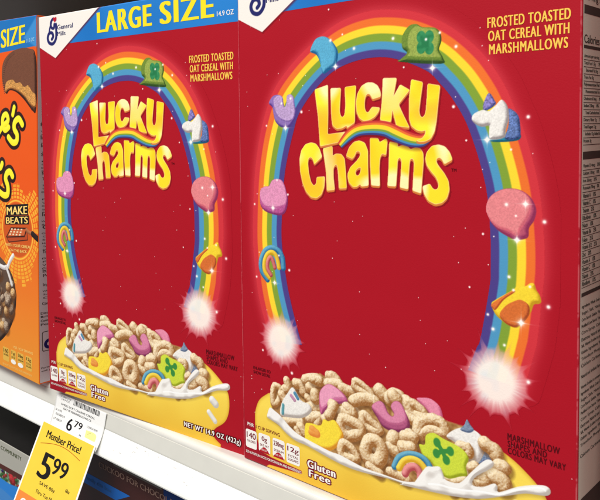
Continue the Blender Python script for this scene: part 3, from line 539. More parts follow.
def red_carton(label, loc, rot):
    t = thing('cereal_box', label, 'cereal box', 'red cereal boxes of the same kind', loc, rot)
    block('carton', 0, 0, 0, W, 62, H, M_red, t, .9, 4)
    for i, n, lb in PARTS:
        o = cv.mesh(i, n, M_art, t, W, H, .07, lb)
        if i == 15:
            for k, (n2, l2) in SUB.items(): cv.mesh(k, n2, M_art, o, W, H, .07, l2)
    for i, lb in CHARM.items(): cv.mesh(i, 'charm', M_art, t, W, H, .07, lb)
    # lettering
    p = Print(fl); p.line('LARGE', 65.6, 266.8, 119, 281.0, fat=.95); p.line('SIZE', 126, 266.8, 171.4, 281.0, fat=1.05); p.build('banner_lettering', I_yel, t)
    p = Print(fl); p.line('14.9 OZ', 173.6, 267.0, 186.4, 270.0, .015); p.build('weight_note', I_white, t)
    p = Print(fl); p.line('General', 22.2, 273.4, 39.6, 276.8, .02); p.line('Mills', 22.2, 268.8, 31.2, 271.9, .02); p.build('badge_lettering', I_navy, t)
    p = Print(fl)
    p.line('FROSTED TOASTED', 150.6, 240.6, 185.7, 245.2, fat=.16); p.line('OAT CEREAL WITH', 151.0, 234.8, 185.2, 239.3, fat=.16); p.line('MARSHMALLOWS', 151.4, 229.0, 184.7, 233.5, fat=.16)
    p.build('description_lettering', I_gold, t)
    p = Print(fl); p.line('MARSHMALLOW', 160.5, 58.3, 182.9, 61.3, fat=.08); p.line('SHAPES AND', 160.6, 55.2, 177.6, 58.0, fat=.08); p.line('COLORS MAY VARY', 160.7, 52.1, 185.4, 54.9, fat=.08); p.build('variation_note', I_dark, t); p = Print(fl)
    p.line('ENLARGED TO', 8.8, 56.6, 22.0, 58.4, .014); p.line('SHOW DETAIL', 8.8, 54.0, 21.8, 55.8, .014); p.build('serving_picture_note', I_dark, t); p = Print(fl); p.line('TM', 133.7, 176.9, 136.2, 178.3, .014); p.build('trademark_sign', I_dark, t)
    # nutrition icons
    w = Print(fl); r = Print(fl); k = Print(fl, .2)
    icon(w, r, k, 2.0, 10.7, 7.8, 18.9, '140', ['CALORIES'], None)
    icon(w, r, k, 12.3, 21.2, 8.2, 19.3, '0g', ['SAT FAT'], '0% DV'); icon(w, r, k, 23.1, 32.1, 8.4, 19.4, '230mg', ['SODIUM'], '10% DV'); icon(w, r, k, 33.3, 43.0, 8.1, 19.3, '12g', ['TOTAL', 'SUGARS'], None)
    w.line('PER', 3.6, 21.2, 8.6, 23.2, .02, .2); w.line('SEE NUTRITION FACTS FOR POTASSIUM AND INGREDIENTS', 2.1, 4.4, 44.0, 5.9, .012, .2)
    wo = w.build('nutrition_icons', I_white, t); r.build('icon_tab', I_red, wo); k.build('icon_lettering', I_maroon, wo)
    p = Print(fl); p.line('1 CUP SERVING', 10.2, 21.2, 28.6, 23.2, .02); p.build('serving_lettering', I_maroon, t)
    def two(name, rows, c0, c1, b0, b1):
        q = Print(fl, .15)
        
        for dx, dy in ((-.5, -.5), (.5, -.5), (-.5, .5), (.5, .5), (.7, -.1), (-.7, .1), (0, -.7)):
            for s_, x0, y0, x1, y1 in rows: q.line(s_, x0 + dx, y0 + dy, x1 + dx, y1 + dy, .014, .12 + .012 * (dx + 2 * dy + 2), fat=b1)
        a_ = q.build(name, c0, t); q = Print(fl, .26)
        for s_, x0, y0, x1, y1 in rows: q.line(s_, x0, y0, x1, y1, .014, fat=b0)
        q.build('lettering_face', c1, a_)
    two('gluten_lettering', [('Gluten', 48.4, 9.9, 67.4, 14.3), ('Free', 49.3, 5.0, 64.0, 9.0)], I_maroon, I_white, .3, .32)
    two('net_weight_lettering', [('NET WT 14.9 OZ (422g)', 140.6, 5.6, 187.1, 9.8)], I_dark, I_white, .14, .16)
    # cream side panel with the nutrition table
    sd = lambda a, b, L: (W + L, a, b)
    q = Print(sd, .07); q.poly([(.9, 1.2), (60, 1.2), (60, H - 1.2), (.9, H - 1.2)]); so = q.build('side_panel', M_cream, t)
    q = Print(sd, .14)
    q.line('Nutrition Facts', 2.2, 266, 56, 276, .03)
    q.line('Serving size  1 cup (36g)', 2.2, 247.5, 56, 251.0, .02)
    q.poly([(2, 242.6), (58, 242.6), (58, 246.2), (2, 246.2)]); q.line('Calories', 2.3, 230.8, 20, 234.2, .03); q.line('150', 44, 230.6, 56, 236, .04)
    q.poly([(2, 228.6), (58, 228.6), (58, 229.9), (2, 229.9)])
    rows = ['Amount per serving   % Daily Value', 'Total Fat 1.5g     2%', 'Saturated Fat 0g     0%', 'Trans Fat 0g', 'Polyunsaturated Fat 0.5g', 'Monounsaturated Fat 0.5g', 'Cholesterol 0mg     0%', 'Sodium 230mg    10%', 'Total Carbohydrate 30g     11%', 'Dietary Fiber 2g     7%', 'Total Sugars 12g', 'Includes 12g Added Sugars   24%', 'Protein 3g']
    z = 224.6
    for k_, s_ in enumerate(rows):
        q.line(s_, 2.4 if k_ % 3 != 2 else 4.4, z, 2.4 + min(54, .92 * len(s_)), z + 1.7, .02 if k_ % 3 == 1 else .012); q.poly([(2, z - .75), (58, z - .75), (58, z - .5), (2, z - .5)]); z -= 2.9
    q.poly([(2, 183.2), (58, 183.2), (58, 186.4), (2, 186.4)])
    rows = ['Vitamin D 4mcg    20%', 'Calcium 130mg    10%', 'Iron 3.6mg    20%', 'Potassium 70mg    0%', 'Vitamin A    10%', 'Vitamin C    10%', 'Thiamin    25%', 'Riboflavin    10%', 'Niacin    10%', 'Vitamin B6    25%', 'Folate    25%', 'Vitamin B12    25%', 'Zinc    20%']
    z = 179.5
    for k_, s_ in enumerate(rows + rows[4:8]):
        q.line(s_, 2.4, z, 2.4 + .95 * len(s_), z + 1.8, .012); q.poly([(2, z - .85), (58, z - .85), (58, z - .6), (2, z - .6)]); z -= 3.05
    q.poly([(2, 126.2), (58, 126.2), (58, 127.8), (2, 127.8)])
    ing = 'Ingredients: Whole Grain Oats, Sugar, Corn Starch, Modified Corn Starch, Corn Syrup, Dextrose, Salt, Gelatin, Trisodium Phosphate, Calcium Carbonate, Natural and Artificial Flavor, Vitamin E added to preserve freshness'.split(', ')
    z = 121
    for k_ in range(22): q.line((ing[k_ % len(ing)] + ', ' + ing[(k_ + 5) % len(ing)] + ', ' + ing[(k_ + 9) % len(ing)])[:60], 2.6, z, 55, z + 1.7, .012); z -= 2.75 if k_ % 11 < 9 else 4.6
    q.rrect(2.6, 14, 30, 40, 2); q.build('side_lettering', I_side, so)
    return t

boxR = red_carton('red cereal box in front at the right, largest of all, cream side showing', (0, 0, 0), None)
def copy_tree(o, parent=None):
    c = o.copy(); COL.objects.link(c); c.parent = parent
    for ch in list(o.children): copy_tree(ch, c)
    return c
boxM = copy_tree(boxR); boxM.location = [c * S for c in BOX2_LOC]; boxM.rotation_euler = BOX2_ROT
boxM['label'] = 'red cereal box in the middle, between the orange box and the larger red box'
boxAdded = copy_tree(boxR); boxAdded.location = (.2030, .003, 0); boxAdded['label'] = 'added red cereal box, out of view, shading the cream side panel of the largest box'  # extra copy out of view, added to keep light off the side panel

# ---------------------------------------------------------------- the orange carton at the left
th = math.radians(2.23)
o1 = (-204.5 - 190 * math.cos(th), -15.9, 190 * math.sin(th))
bo = thing('cereal_box', 'orange cereal box with blue banner and dark outlined yellow letters', 'cereal box', None, o1, (0, th, 0))
H1 = 287.2
block('carton', 0, 0, 0, W, 62, H1, M_orange, bo, .9, 4)
co = Canvas(60, 0, W, H1 - .2, (238, 98, 22))
def build_orange(cv):
    sl, U, V = cv.win([(60, 0), (190, 287)], 1)
    cv.put(sl, mix((236, 88, 22), (238, 152, 46), np.clip((150 - V) / 150, 0, 1)), 1.0, 1)
    cv.fill([(50, 257), (200, 264.6), (200, 290), (50, 290)], (26, 112, 186), 2)
    cv.fill([(172, 271), (192, 287.5), (192, 262)], (70, 148, 212), 2, soft=1.0, al=.75)
    # chocolate cup
    cup = spline([(138.5, 239.5), (138.0, 247), (141, 254.5), (151.0, 260.5), (166, 263.4), (180, 262.5), (189.4, 256), (189.3, 216.5), (184, 215), (180.2, 217.5), (171, 224), (160, 229.5), (150, 231), (144.4, 228.4)], True, 4)
    cv.puffy(cup, (118, 72, 52), (52, 26, 18), 3, 4.0, .12, 60)
    g = np.random.default_rng(3)
    for k in range(26):
        a = math.radians(105 + k * 4.2); x, y = 163 + 24.5 * math.cos(a), 240 + 22.5 * math.sin(a)
        cv.tube([(x, y), (x + 2.4 * math.cos(a + 3.14), y + 2.4 * math.sin(a + 3.14))], .45, (60, 32, 22), (140, 96, 74), 3, shadow=False, lump=.1, gran=0)
    cv.puffy(spline([(143.5, 230), (144.5, 237.4), (154.4, 239.4), (160, 236.5), (166, 237.0), (172, 233.5), (178, 234.5), (184, 229.5), (188.6, 227), (188.6, 218), (181, 219.5), (172, 226), (160, 230.8), (150, 232)], True, 4), (206, 146, 76), (140, 82, 36), 3, 1.6, .5, 61)
    # equaliser disc
    cx, cy = 159.6, 119.5
    sl, U, V = cv.win([(120, 70), (190, 170)], 2); r = np.hypot((U - cx) / 1.0, (V - cy) * 1.0); a = np.arctan2(V - cy, U - cx)
    k = np.floor(a / .16); lim = 31 + 10 * np.random.default_rng(2).random(64)[(k.astype(int)) % 64] + 5 * (np.sin(a * 3) > 0)
    cell = (np.abs(((r - 25) / 3.0) % 1 - .5) < .36) & (np.abs((a / .16) % 1 - .5) < .38) & (r > 25.5) & (r < lim)
    cv.put(sl, mix((250, 200, 60), (246, 160, 40), noise(U, V, 5, 4)), cell * .85, 4)
    ring = np.exp(-((r - 23.5) / .8) ** 2); cv.put(sl, (252, 200, 70), ring, 4); cv.put(sl, (206, 84, 28), np.clip((22.4 - r) / 1, 0, 1) * .9, 4)
    cv.I[sl] = np.where(r < 24.6, 4, cv.I[sl])
    # title letters: yellow on dark brown
    def stroke(p, r, ident=5): pass
    es = [(168.6, 204.2), (163.5, 208.6), (157.2, 205.6), (156.4, 200.4), (160.6, 195.8), (159.6, 190.6), (153.6, 189.4), (147.2, 193.4)]
    ee = [(132, 197), (138, 202), (146.6, 206.5), (144.6, 211.6), (139.2, 210), (137.8, 203.5), (141.6, 199.0), (147.6, 201.5)]
    ap = [(156.6, 217.5), (154.2, 211.6)]
    ps = [(152.6, 162.4), (149.0, 165.6), (144.0, 164.0), (141.8, 159.4), (145.2, 153.6), (144.8, 147.2), (139.0, 145.6), (132.0, 147.6)]
    pf = [(128, 168.5), (133.5, 167.8), (136.5, 171.5)]
    pe2 = [(118, 205), (124, 208), (128, 204), (126, 198), (131, 196)]
    ls = [(es, 2.6), (ee, 2.4), (ap, 2.2), (ps, 2.7), (pf, 2.4), (pe2, 2.4)]
    for p, r_ in ls: cv.tube(p, r_ + 3.0, (44, 22, 20), (56, 30, 28), 5, shadow=False, lump=0, gran=0)
    for p, r_ in ls: cv.tube(p, r_, (250, 236, 40), (255, 246, 60), 5, shadow=False, lump=0, gran=0)
    # drum machine and hand
    cv.fill([(141.7, 111.7), (149.2, 120.3), (174.5, 123.0), (175.5, 113.0), (146.0, 107.4)], (60, 26, 20), 4); cv.fill([(143.2, 112.0), (149.8, 119.2), (172.8, 121.6), (170, 116.2)], (206, 96, 50), 4); cv.fill([(143.0, 111.0), (170.6, 115.0), (174.4, 121), (174.6, 113.6), (146.4, 108.2)], (186, 74, 36), 4)
    for i in range(4):
        for j in range(3): x, y = 149.5 + i * 5.0 - j * 1.4, 119.2 - j * 2.3 + i * .45; cv.fill([(x, y - .8), (x + 2.6, y - .5), (x + 2.9, y + .7), (x + .4, y + .4)], (240, 226, 190), 4)
    cv.tube([(173.5, 121.2), (177.5, 119.6), (181.0, 119.4)], 1.6, (150, 84, 50), (196, 122, 76), 4, shadow=False, lump=.1, gran=0); cv.tube([(182.5, 119.0), (190, 116)], 2.4, (34, 24, 24), (48, 36, 34), 4, shadow=False, lump=0, gran=0)
    # bowl with puffs and milk
    bowl = spline([(70, 22), (66, 90), (100, 104), (130.9, 93.5), (145.0, 86.3), (153.8, 76.0), (156.6, 61.5), (152.1, 44.5), (138.8, 27.9), (118, 18)], True, 4)
    cv.puffy(bowl, (96, 74, 60), (40, 26, 22), 6, 4, .1, 62)
    g = np.random.default_rng(9); bp = np.array(bowl)
    for k in range(90):
        x, y = 100 + g.random() * 54, 30 + g.random() * 60
        if sdist(bp, np.array([[x]]), np.array([[y]]))[0, 0] < -4.0:
            c = [((70, 48, 36), (176, 150, 126)), ((110, 66, 30), (226, 180, 116))][int(g.random() < .35)]; cv.tube([(x, y), (x + 1.5 * g.random(), y + 1)], 3.0 + 1.4 * g.random(), c[0], c[1], 6, seed=200 + k, lump=.5)
    cv.tube([(152.6, 97.6), (146.7, 91.7), (142, 86), (130, 86), (112, 92)], 1.9, (196, 186, 180), (248, 246, 244), 6, lump=.3, gran=0, shadow=False); cv.tube([(141, 86.5), (146.4, 79.0), (150, 73)], 1.6, (190, 180, 174), (246, 244, 240), 6, lump=.3, gran=0, shadow=False)
build_orange(co)
for i, n, lb in ((1, 'front_picture', 'orange front fading to amber'), (2, 'banner', None), (3, 'chocolate_cup_picture', None), (4, 'disc_picture', None), (5, 'title_lettering', 'yellow script letters outlined in dark brown'), (6, 'bowl_picture', None)): co.mesh(i, n, M_art, bo, W, H1, .07, lb)
p = Print(fl); p.text('LARGE SIZE', (72, 275.6), (173.9, 281.4), (72, 260.6), (173.6, 267.2), .045); p.build('banner_lettering', I_yel, bo)
p = Print(fl); p.text('11.5 OZ', (176.6, 269.9), (187.6, 270.9), (176.6, 267.0), (187.6, 268.0), .015); p.build('weight_note', I_ltblue, bo)
def rowt(p, s_, x0, y0, x1, y1, h, b=.03, lift=None): p.text(s_, (x0, y0 + h), (x1, y1 + h), (x0, y0), (x1, y1), b, lift)
p = Print(fl)
for dx, dy in ((0, 0),): p.poly([(141.6, 129.0), (176.3, 133.4), (176.3, 142.2), (141.6, 137.8)], .13); p.poly([(140.6, 121.6), (177.2, 126.0), (177.2, 133.2), (140.6, 128.8)], .132)
p.build('caption_plate', I_black, bo)
p = Print(fl, .2); rowt(p, 'MAKE', 143.6, 130.0, 174.6, 134.0, 6.4, .06); rowt(p, 'BEATS', 142.2, 122.4, 175.6, 126.6, 5.4, .06)
rowt(p, 'WITH YOUR CEREAL', 141, 104.0, 180, 107.0, 2.3, .03); rowt(p, 'ON THE BACK', 147, 100.4, 174, 102.6, 2.2, .03); p.build('caption_lettering', I_pyel, bo)
w = Print(fl); r = Print(fl); k = Print(fl, .2)
for x0, x1, big, sm_ in ((134.2, 144.4, '160', ['CALORIES']), (147.2, 155.6, '1g', ['SAT FAT']), (157.6, 167.6, '210mg', ['SODIUM']), (170.4, 180, '12g', ['TOTAL', 'SUGARS'])):
    y0 = 6.6 + (x0 - 134) * .03; w.rrect(x0, y0, x1, y0 + 11.6, 1.4)
    k.line(big, x0 + 1.4, y0 + 7.0, x1 - 1.4, y0 + 10.4, .03)
    for q_, s_ in enumerate(sm_): k.line(s_, x0 + 1, y0 + 4.6 - 2.2 * q_, x1 - 1, y0 + 6.2 - 2.2 * q_, .02)
wo = w.build('nutrition_icons', ink('amber_panel_ink', (226, 178, 76)), bo); k.build('icon_lettering', ink('brown_ink', (66, 50, 14)), wo)
for x_ in (151.4, 162.6): a_ = np.linspace(0, 2 * math.pi, 18, endpoint=False); r.poly([(x_ + 4.0 * math.cos(q_), 8.8 + 1.9 * math.sin(q_)) for q_ in a_], .25)
r.build('icon_tab', I_white, wo)
p = Print(fl); rowt(p, 'PER 1 CUP SERVING', 152.2, 20.6, 181.4, 22.2, 2.0, .02); rowt(p, 'SEE NUTRITION FACTS FOR MORE INFORMATION', 133.8, 2.4, 179.7, 3.8, 1.6, .015); p.build('small_print', I_pyel, bo)
sd = lambda a, b, L: (W + L, a, b)
q = Print(sd, .07); q.poly([(.9, 1.2), (61, 1.2), (61, H1 - 1.2), (.9, H1 - 1.2)]); so = q.build('side_panel', M_grey_side, bo)
q = Print(sd, .14); z = 272; g = np.random.default_rng(4)
wd = ['Nutrition Facts', 'Total Fat 4g', 'Sodium 210mg', 'Total Carbohydrate', 'Dietary Fiber', 'Protein 3g', 'Vitamin D', 'Calcium', 'Iron', 'Potassium', 'Ingredients', 'Whole Grain Corn', 'Sugar', 'Cocoa', 'Corn Syrup', 'Canola Oil', 'Salt']
n_ = 0
while z > 60:
    hgt = 1.5 + 1.6 * (g.random() < .25); q.line(wd[n_ % len(wd)] + '  ' + wd[(n_ + 3) % len(wd)], 3 + 1.5 * g.random(), z, 36 + 18 * g.random(), z + hgt, .02 if hgt > 2 else .012); z -= hgt + 1.1 + 3 * (g.random() < .1); n_ += 1
z = 56
for s_ in ('Distributed', 'by', 'Contains Milk', 'Peanuts'): q.line(s_, 2, z, 20, z + 1.8, .03); z -= 3
q.rrect(3, 26, 22, 42, 1.5); q.line('Partially produced', 2, 12, 30, 13.5, .02); q.line('with genetic engineering', 2, 9.5, 36, 11, .02); q.build('side_lettering', I_side, so)
q = Print(sd, .2); q.rrect(3.6, 26.6, 21.4, 41.4, 1.2); q.build('emblem_plate', M_grey_side, so)
v_ = []; q = Print(sd, .26)
a_ = np.linspace(0, 2 * math.pi, 24, endpoint=False)
for k_ in range(24):
    a0, a1 = a_[k_], a_[(k_ + 1) % 24]; q.poly([(10 + 5.4 * math.cos(a0), 31.6 + 4.2 * math.sin(a0)), (10 + 5.4 * math.cos(a1), 31.6 + 4.2 * math.sin(a1)), (10 + 2.6 * math.cos(a1), 31.6 + 1.8 * math.sin(a1)), (10 + 2.6 * math.cos(a0), 31.6 + 1.8 * math.sin(a0))])
q.poly([(12.4, 34), (15.2, 34), (15.4, 40.4), (12.8, 40.4)]); q.build('emblem', I_navy, so)

# ---------------------------------------------------------------- shelf
M_white = mat('white_enamelled_metal', (222, 220, 213), rough=.38, vary=.05, vscale=45, spec=.5)
M_chan = mat('price_channel_plastic', (206, 205, 197), rough=.45, vary=.03, vscale=60)
M_flare = mat('price_channel_flare', (246, 246, 242), rough=.4, vary=.02, vscale=80)
X0, X1 = -900, 700
def extrude(name, prof, m, parent, closed=True, x0=X0, x1=X1, n=1, smooth=False):
    k = len(prof); v = []; f = []
    for i in range(n + 1):
        x = x0 + (x1 - x0) * i / n; v += [(x, y, z) for y, z in prof]
    for i in range(n):
        for j in range(k if closed else k - 1): a, b = i * k + j, i * k + (j + 1) % k; f.append((a, b, b + k, a + k))
    if closed: f.append(tuple(range(k))[::-1]); f.append(tuple(range(n * k, n * k + k)))
    return obj(name, v, f, m, parent, smooth=smooth)
sh = thing('store_shelf', 'white metal store shelf with a pale price channel along its front edge', 'shelf')
arc = [(-2.2 + 4.0 * math.cos(math.radians(a)), -4.4 + 4.0 * math.sin(math.radians(a))) for a in range(90, 191, 10)]
extrude('shelf_board', [(420, -.4)] + arc + [(-6.3, -6), (-3, -26), (420, -26)], M_white, sh)
ch = [(-6.6, -5.0), (-9.3, -15.0)] + [(-9.3 - .2 * i * 1.55 * (1 if i else 0), -15 - 1.6 * i) for i in range(1, 3)] + [(-15.2, -31.2), (-15.5, -32.4), (-15.2, -33.4), (-14.0, -33.6), (-13.6, -32.4), (-9.6, -19), (-8.2, -15), (-5.6, -5.2)]
extrude('price_channel', [(-6.55, -5.2), (-9.2, -14.6), (-9.25, -15.4), (-8.4, -15.6), (-7.9, -14.8), (-6.1, -5.6)], M_chan, sh)
extrude('channel_flare', [(-9.3, -15.55), (-9.8, -16.4), (-15.3, -31.0), (-15.6, -32.4), (-15.2, -33.5), (-14.1, -33.7), (-13.7, -32.6), (-8.9, -18), (-8.4, -15.7)], M_flare, sh)

up = thing('upper_shelf', 'underside of the shelf above the boxes, in shadow', 'shelf')
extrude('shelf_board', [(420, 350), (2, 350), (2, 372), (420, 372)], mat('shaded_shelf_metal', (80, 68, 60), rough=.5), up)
bk = thing('back_panel', 'dark brown back panel of the shelving behind the boxes', 'panel')
extrude('panel', [(425, -420), (425, 500), (432, 500), (432, -420)], mat('dark_brown_panel', (46, 28, 18), rough=.6, vary=.1, vscale=20), bk)

g = np.random.default_rng(21); q = Print(lambda a, b, L: (a, -9.55 - (b + 16.0) * -.377 - L, b), .12)
for _ in range(60):
    x, z = -180 + 330 * g.random(), -30.5 + 14 * g.random() ** .6; w_ = .3 + 2.6 * g.random() ** 4; h_ = .12 + .3 * g.random()
    q.poly([(x, z), (x + w_, z - .1), (x + w_ * .8, z + h_), (x + w_ * .2, z + h_ * .8)])
q.build('scuff_marks', mat('grime', (186, 180, 168), rough=.7), sh)['kind'] = 'stuff'
# ---------------------------------------------------------------- price tags
def white_place(x, s_, L):
    if s_ < 11.28: d = (-2.5 / 11.28, -11 / 11.28); y, z = -7.4 + d[0] * s_, -4 + d[1] * s_
    else: d = (-6.5 / 18.2, -17 / 18.2); y, z = -9.9 + d[0] * (s_ - 11.28), -15 + d[1] * (s_ - 11.28)
    curl = 0
    if x > -140 and s_ > 14: curl = ((x + 140) / 13) ** 2 * ((s_ - 14) / 12) ** 2 * 2.6
    return (x, y - L * .92 - curl, z + L * .3)
wtg = thing('shelf_tag', 'white shelf price tag in the channel reading 6.79, tucked behind the yellow tag', 'price tag')
v = []; f = []; xs = np.linspace(-191.8, -127.6, 34); ss = np.linspace(.6, 27, 28)
for s_ in ss:
    for x in xs: v.append(white_place(x, s_, 0))
for j in range(27):
    for i in range(33): a = j * 34 + i; f.append((a, a + 1, a + 35, a + 34))
pg = obj('paper', v, f, mat('white_tag_paper', (238, 238, 236), rough=.45, vary=.01), wtg, True)
md = pg.modifiers.new('thickness', 'SOLIDIFY'); md.thickness = .00015
mp = lambda x, s_, L: white_place(x, s_, L)
q = Print(mp, .2)
g = np.random.default_rng(8); x = -168.2
while x < -136.0:
    w_ = .3 + .9 * g.random(); q.poly([(x, 1.0), (x, 4.9), (min(x + w_, -135.2), 4.9), (min(x + w_, -135.2), 1.0)]); x += w_ + .35 + .6 * g.random()
def tg(q, s_, x0, y0, x1, y1, b=.03): q.text(s_, (x0, y0), (x1, y0), (x0, y1), (x1, y1), b)
tg(q, '0 16000 27528', -185, 1.4, -172, 2.7, .01); tg(q, '14.9 OZ', -184, 3.5, -173, 4.8, .01)
tg(q, 'GMILLS LCKY CHARMS CEREAL', -184.2, 6.9, -140, 8.4, .03); tg(q, 'OAT W MARSHMALLOWS CE', -180.1, 9.6, -143.7, 11.1, .03)
tg(q, 'SL1/22', -189.6, 12.2, -181, 13.6, .02); tg(q, '02/28/24', -188, 15.2, -176, 16.7, .02); tg(q, '17 30637', -189, 18.9, -178, 20.4, .02)
tg(q, '6', -170.8, 14.8, -164.2, 23.6, .03); tg(q, '79', -162.0, 14.6, -152.2, 19.4, .03); tg(q, 'ea', -153.5, 22.5, -151, 23.6, .02)
tg(q, '1234567890', -147, 14.4, -134, 15.8, .01); tg(q, '45.6c', -144, 18.4, -137, 20.8, .02); q.build('lettering', I_black, wtg)
q = Print(mp, .12); q.poly([(-148.2, 17.0), (-148.2, 22.6), (-133.4, 22.6), (-133.4, 17.0)]); q.build('unit_price_patch', ink('pale_patch_ink', (244, 236, 150)), wtg)

ytg = thing('member_price_tag', 'yellow member price tag reading 5.99, sticking out below the shelf edge', 'price tag')
a27 = math.radians(27)
def yel_place(x, s_, L):
    b_ = .018 * max(0, 6 - s_) ** 2
    return (-198 + x, -16 - math.sin(a27) * s_ + b_ * .0 - L * math.cos(a27), -24 - math.cos(a27) * s_ + L * math.sin(a27))
v = [yel_place(x, s_, 0) for s_ in np.linspace(2.6, 78, 12) for x in np.linspace(0, 69.6, 10)]
f = [(j * 10 + i, j * 10 + i + 1, j * 10 + i + 11, j * 10 + i + 10) for j in range(11) for i in range(9)]
pg = obj('paper', v, f, mat('white_card_stock', (244, 242, 236), rough=.5), ytg); md = pg.modifiers.new('thickness', 'SOLIDIFY'); md.thickness = .0003; md.offset = 0
q = Print(yel_place, .2); q.poly([(1.7, 2.8), (1.7, 76), (67.9, 76), (67.9, 2.8)]); q.build('yellow_panel', mat('yellow_tag_ink', (240, 203, 62), rough=.45, vary=.02, vscale=90), ytg)
q = Print(yel_place, .26); q.text('Member Price!', (11, 6.9), (55.2, 6.9), (11.3, 12.2), (55.4, 12.2), .035)
tg(q, '5', 16.2, 21.6, 30.2, 39.6, .05); tg(q, '99', 31.2, 21.6, 49.4, 33.0, .03); tg(q, 'SAVE 80¢', 22.6, 41.4, 43.0, 44.2, .02); tg(q, '60ea', 54.2, 36.8, 59.2, 39.2, .02)
tg(q, 'Thru Tue Mar 07', 21.6, 47.4, 52.0, 50.0, .01); q.build('lettering', I_black, ytg)
q = Print(yel_place, .26); n_ = 14
for i in range(n_):
    t0, t1 = i / n_, (i + 1) / n_; c = lambda t: (7.3 + 51 * t, 17.6 - 5.0 * math.sin(math.pi * t) * .75 - 1.8 * t)
    (xa, ya), (xb, yb) = c(t0), c(t1); q.poly([(xa, ya), (xa, ya + .45), (xb, yb + .45), (xb, yb)])
q.build('underline', ink('rust_ink', (176, 84, 24)), ytg)
q = Print(yel_place, .25); q.poly([(1.7, 54.0), (1.7, 76), (67.9, 76), (67.9, 53.4)]); q.build('orange_band', ink('orange_band_ink', (240, 134, 60)), ytg)
q = Print(yel_place, .3); tg(q, 'Gluten Free', 8, 57.6, 60, 65, .03); q.build('band_lettering', I_white, ytg)

# ---------------------------------------------------------------- cartons on the shelf below
ls = thing('lower_shelf', 'shelf below the one holding the red boxes', 'shelf')
extrude('shelf_board', [(420, -330), (-8, -330), (-8, -360), (420, -360)], M_white, ls)
bc = thing('cereal_box', 'dark brown cereal box on the lower shelf with a blue stripe, under the shelf edge', 'cereal box', None, (-241, 5, -330))
M_brown = mat('dark_brown_carton_board', (62, 26, 22), rough=.4, bump=.2)
block('carton', 0, 0, 0, 198, 62, 285.5, M_brown, bc, .9)
q = Print(fl, .1); q.poly([(103.5, 279.6), (158.0, 279.6), (158.0, 284.4), (101.0, 284.4)]); q.build('grey_strip', ink('grey_strip_ink', (112, 106, 100)), bc)
q = Print(fl, .1); q.poly([(60, 253.6), (105.0, 253.6), (122.6, 262.8), (60, 262.8)]); q.build('blue_stripe', ink('blue_stripe_ink', (34, 110, 200)), bc)
q = Print(fl, .1); q.poly([(160, 250), (197, 250), (197, 284.4), (160, 284.4)]); q.build('navy_patch', ink('navy_patch_ink', (18, 52, 112)), bc)
q = Print(fl, .2); q.line('CUCKOO FOR CHOCOLATE', 85, 272.6, 178, 277.0, .04); q.build('slogan_lettering', ink('dull_brown_ink', (140, 112, 100)), bc)
q = Print(fl, .2); q.line('Family size box', 66, 256.4, 100, 260.2, .02); q.build('stripe_lettering', ink('stripe_text_ink', (50, 100, 160)), bc)
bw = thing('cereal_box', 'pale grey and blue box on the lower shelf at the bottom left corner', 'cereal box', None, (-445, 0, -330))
block('carton', 0, 0, 0, 197, 62, 253.4, mat('carton_board_painted_shade', (20, 18, 18), rough=.5, bump=.2), bw, .9)  # body and top coloured near black to stand in for deep shade
cw = Canvas(100, 150, 197, 253.2, (172, 170, 160)); cw.I[:] = 4
cw.fill([(90, 229.5), (200, 233), (200, 140), (90, 140)], (84, 40, 34), 1)
cw.fill([(90, 226), (200, 227.5), (200, 140), (90, 140)], lambda U, V, d: mix((60, 110, 70), (214, 214, 210), np.clip(noise(U, V, 2.4, 3) * 2 - .5, 0, 1)), 1)
for k in range(26):
    x, y = 130 + rng.random() * 64, 219 + rng.random() * 7; cc = [(60, 36, 110), (180, 60, 60), (60, 120, 60), (230, 230, 226)][k % 4]; cw.tube([(x, y), (x + 2, y + .6)], 1.3, np.array(cc) * .6, cc, 1, seed=k, gran=0)
cw.tube([(164.5, 223.0), (166.5, 222.0)], 4.2, (120, 16, 26), (206, 40, 46), 2, gran=.1)
cw.fill([(90, 219), (160, 217.5), (175, 219.5), (200, 217), (200, 140), (90, 140)], (40, 128, 214), 3, soft=.5)
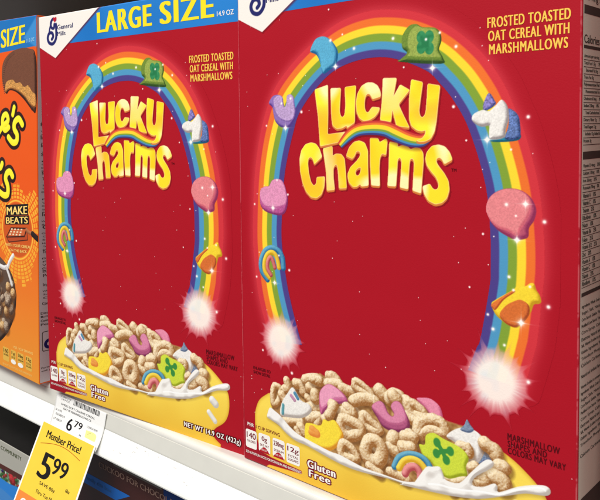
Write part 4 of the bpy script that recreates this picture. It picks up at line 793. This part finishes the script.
cw.fill([(90, 209), (150, 208), (200, 201), (200, 140), (90, 140)], (64, 134, 206), 3, soft=.6)
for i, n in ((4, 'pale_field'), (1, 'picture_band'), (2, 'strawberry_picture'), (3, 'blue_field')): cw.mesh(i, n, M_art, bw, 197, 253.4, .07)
q = Print(fl, .12); q.text('COMMUNITY', (146.6, 248.6), (182.0, 248.6), (146.6, 245.0), (182.0, 245.0), .04); q.build('lettering', ink('olive_ink', (66, 74, 40)), bw)

# ---------------------------------------------------------------- camera, light
cd = bpy.data.cameras.new('camera'); cam = bpy.data.objects.new('camera', cd); COL.objects.link(cam)
R = Matrix(CAM_R)
rot = Matrix((R[0], -R[1], -R[2])).transposed()
cam.matrix_world = Matrix.Translation([c * S for c in CAM_POS]) @ rot.to_4x4()
cd.sensor_width = 36; cd.sensor_fit = 'HORIZONTAL'; cd.lens = CAM_F / 600 * 36
cd.shift_x = (300 - CAM_C[0]) / 600; cd.shift_y = (CAM_C[1] - 250) / 600
cd.clip_start = .01; cd.clip_end = 50
scn.camera = cam

def area(name, loc, tgt, sx, sy, e, col):
    l = bpy.data.lights.new(name, 'AREA'); l.shape = 'RECTANGLE'; l.size = sx; l.size_y = sy; l.energy = e; l.color = col
    o = bpy.data.objects.new(name, l); COL.objects.link(o); o.location = loc
    o.rotation_euler = (Vector(tgt) - Vector(loc)).to_track_quat('-Z', 'Y').to_euler()
area('ceiling_light', (-.5, -1.6, 2.0), (0, 0, .1), 2.4, .5, 63, (1, .97, .92))
area('ceiling_light', (.9, -1.9, 1.9), (0, 0, .1), 1.2, 1.2, 38, (1, .97, .93))
wd_ = bpy.data.worlds.new('World'); scn.world = wd_; wd_.use_nodes = True
wd_.node_tree.nodes['Background'].inputs['Color'].default_value = (.95, .96, 1, 1); wd_.node_tree.nodes['Background'].inputs['Strength'].default_value = .22
scn.render.engine = 'CYCLES'
scn.view_settings.view_transform = 'Standard'; scn.view_settings.look = 'None'; scn.view_settings.exposure = 0; scn.view_settings.gamma = 1
scn.render.resolution_x = 1024; scn.render.resolution_y = 853
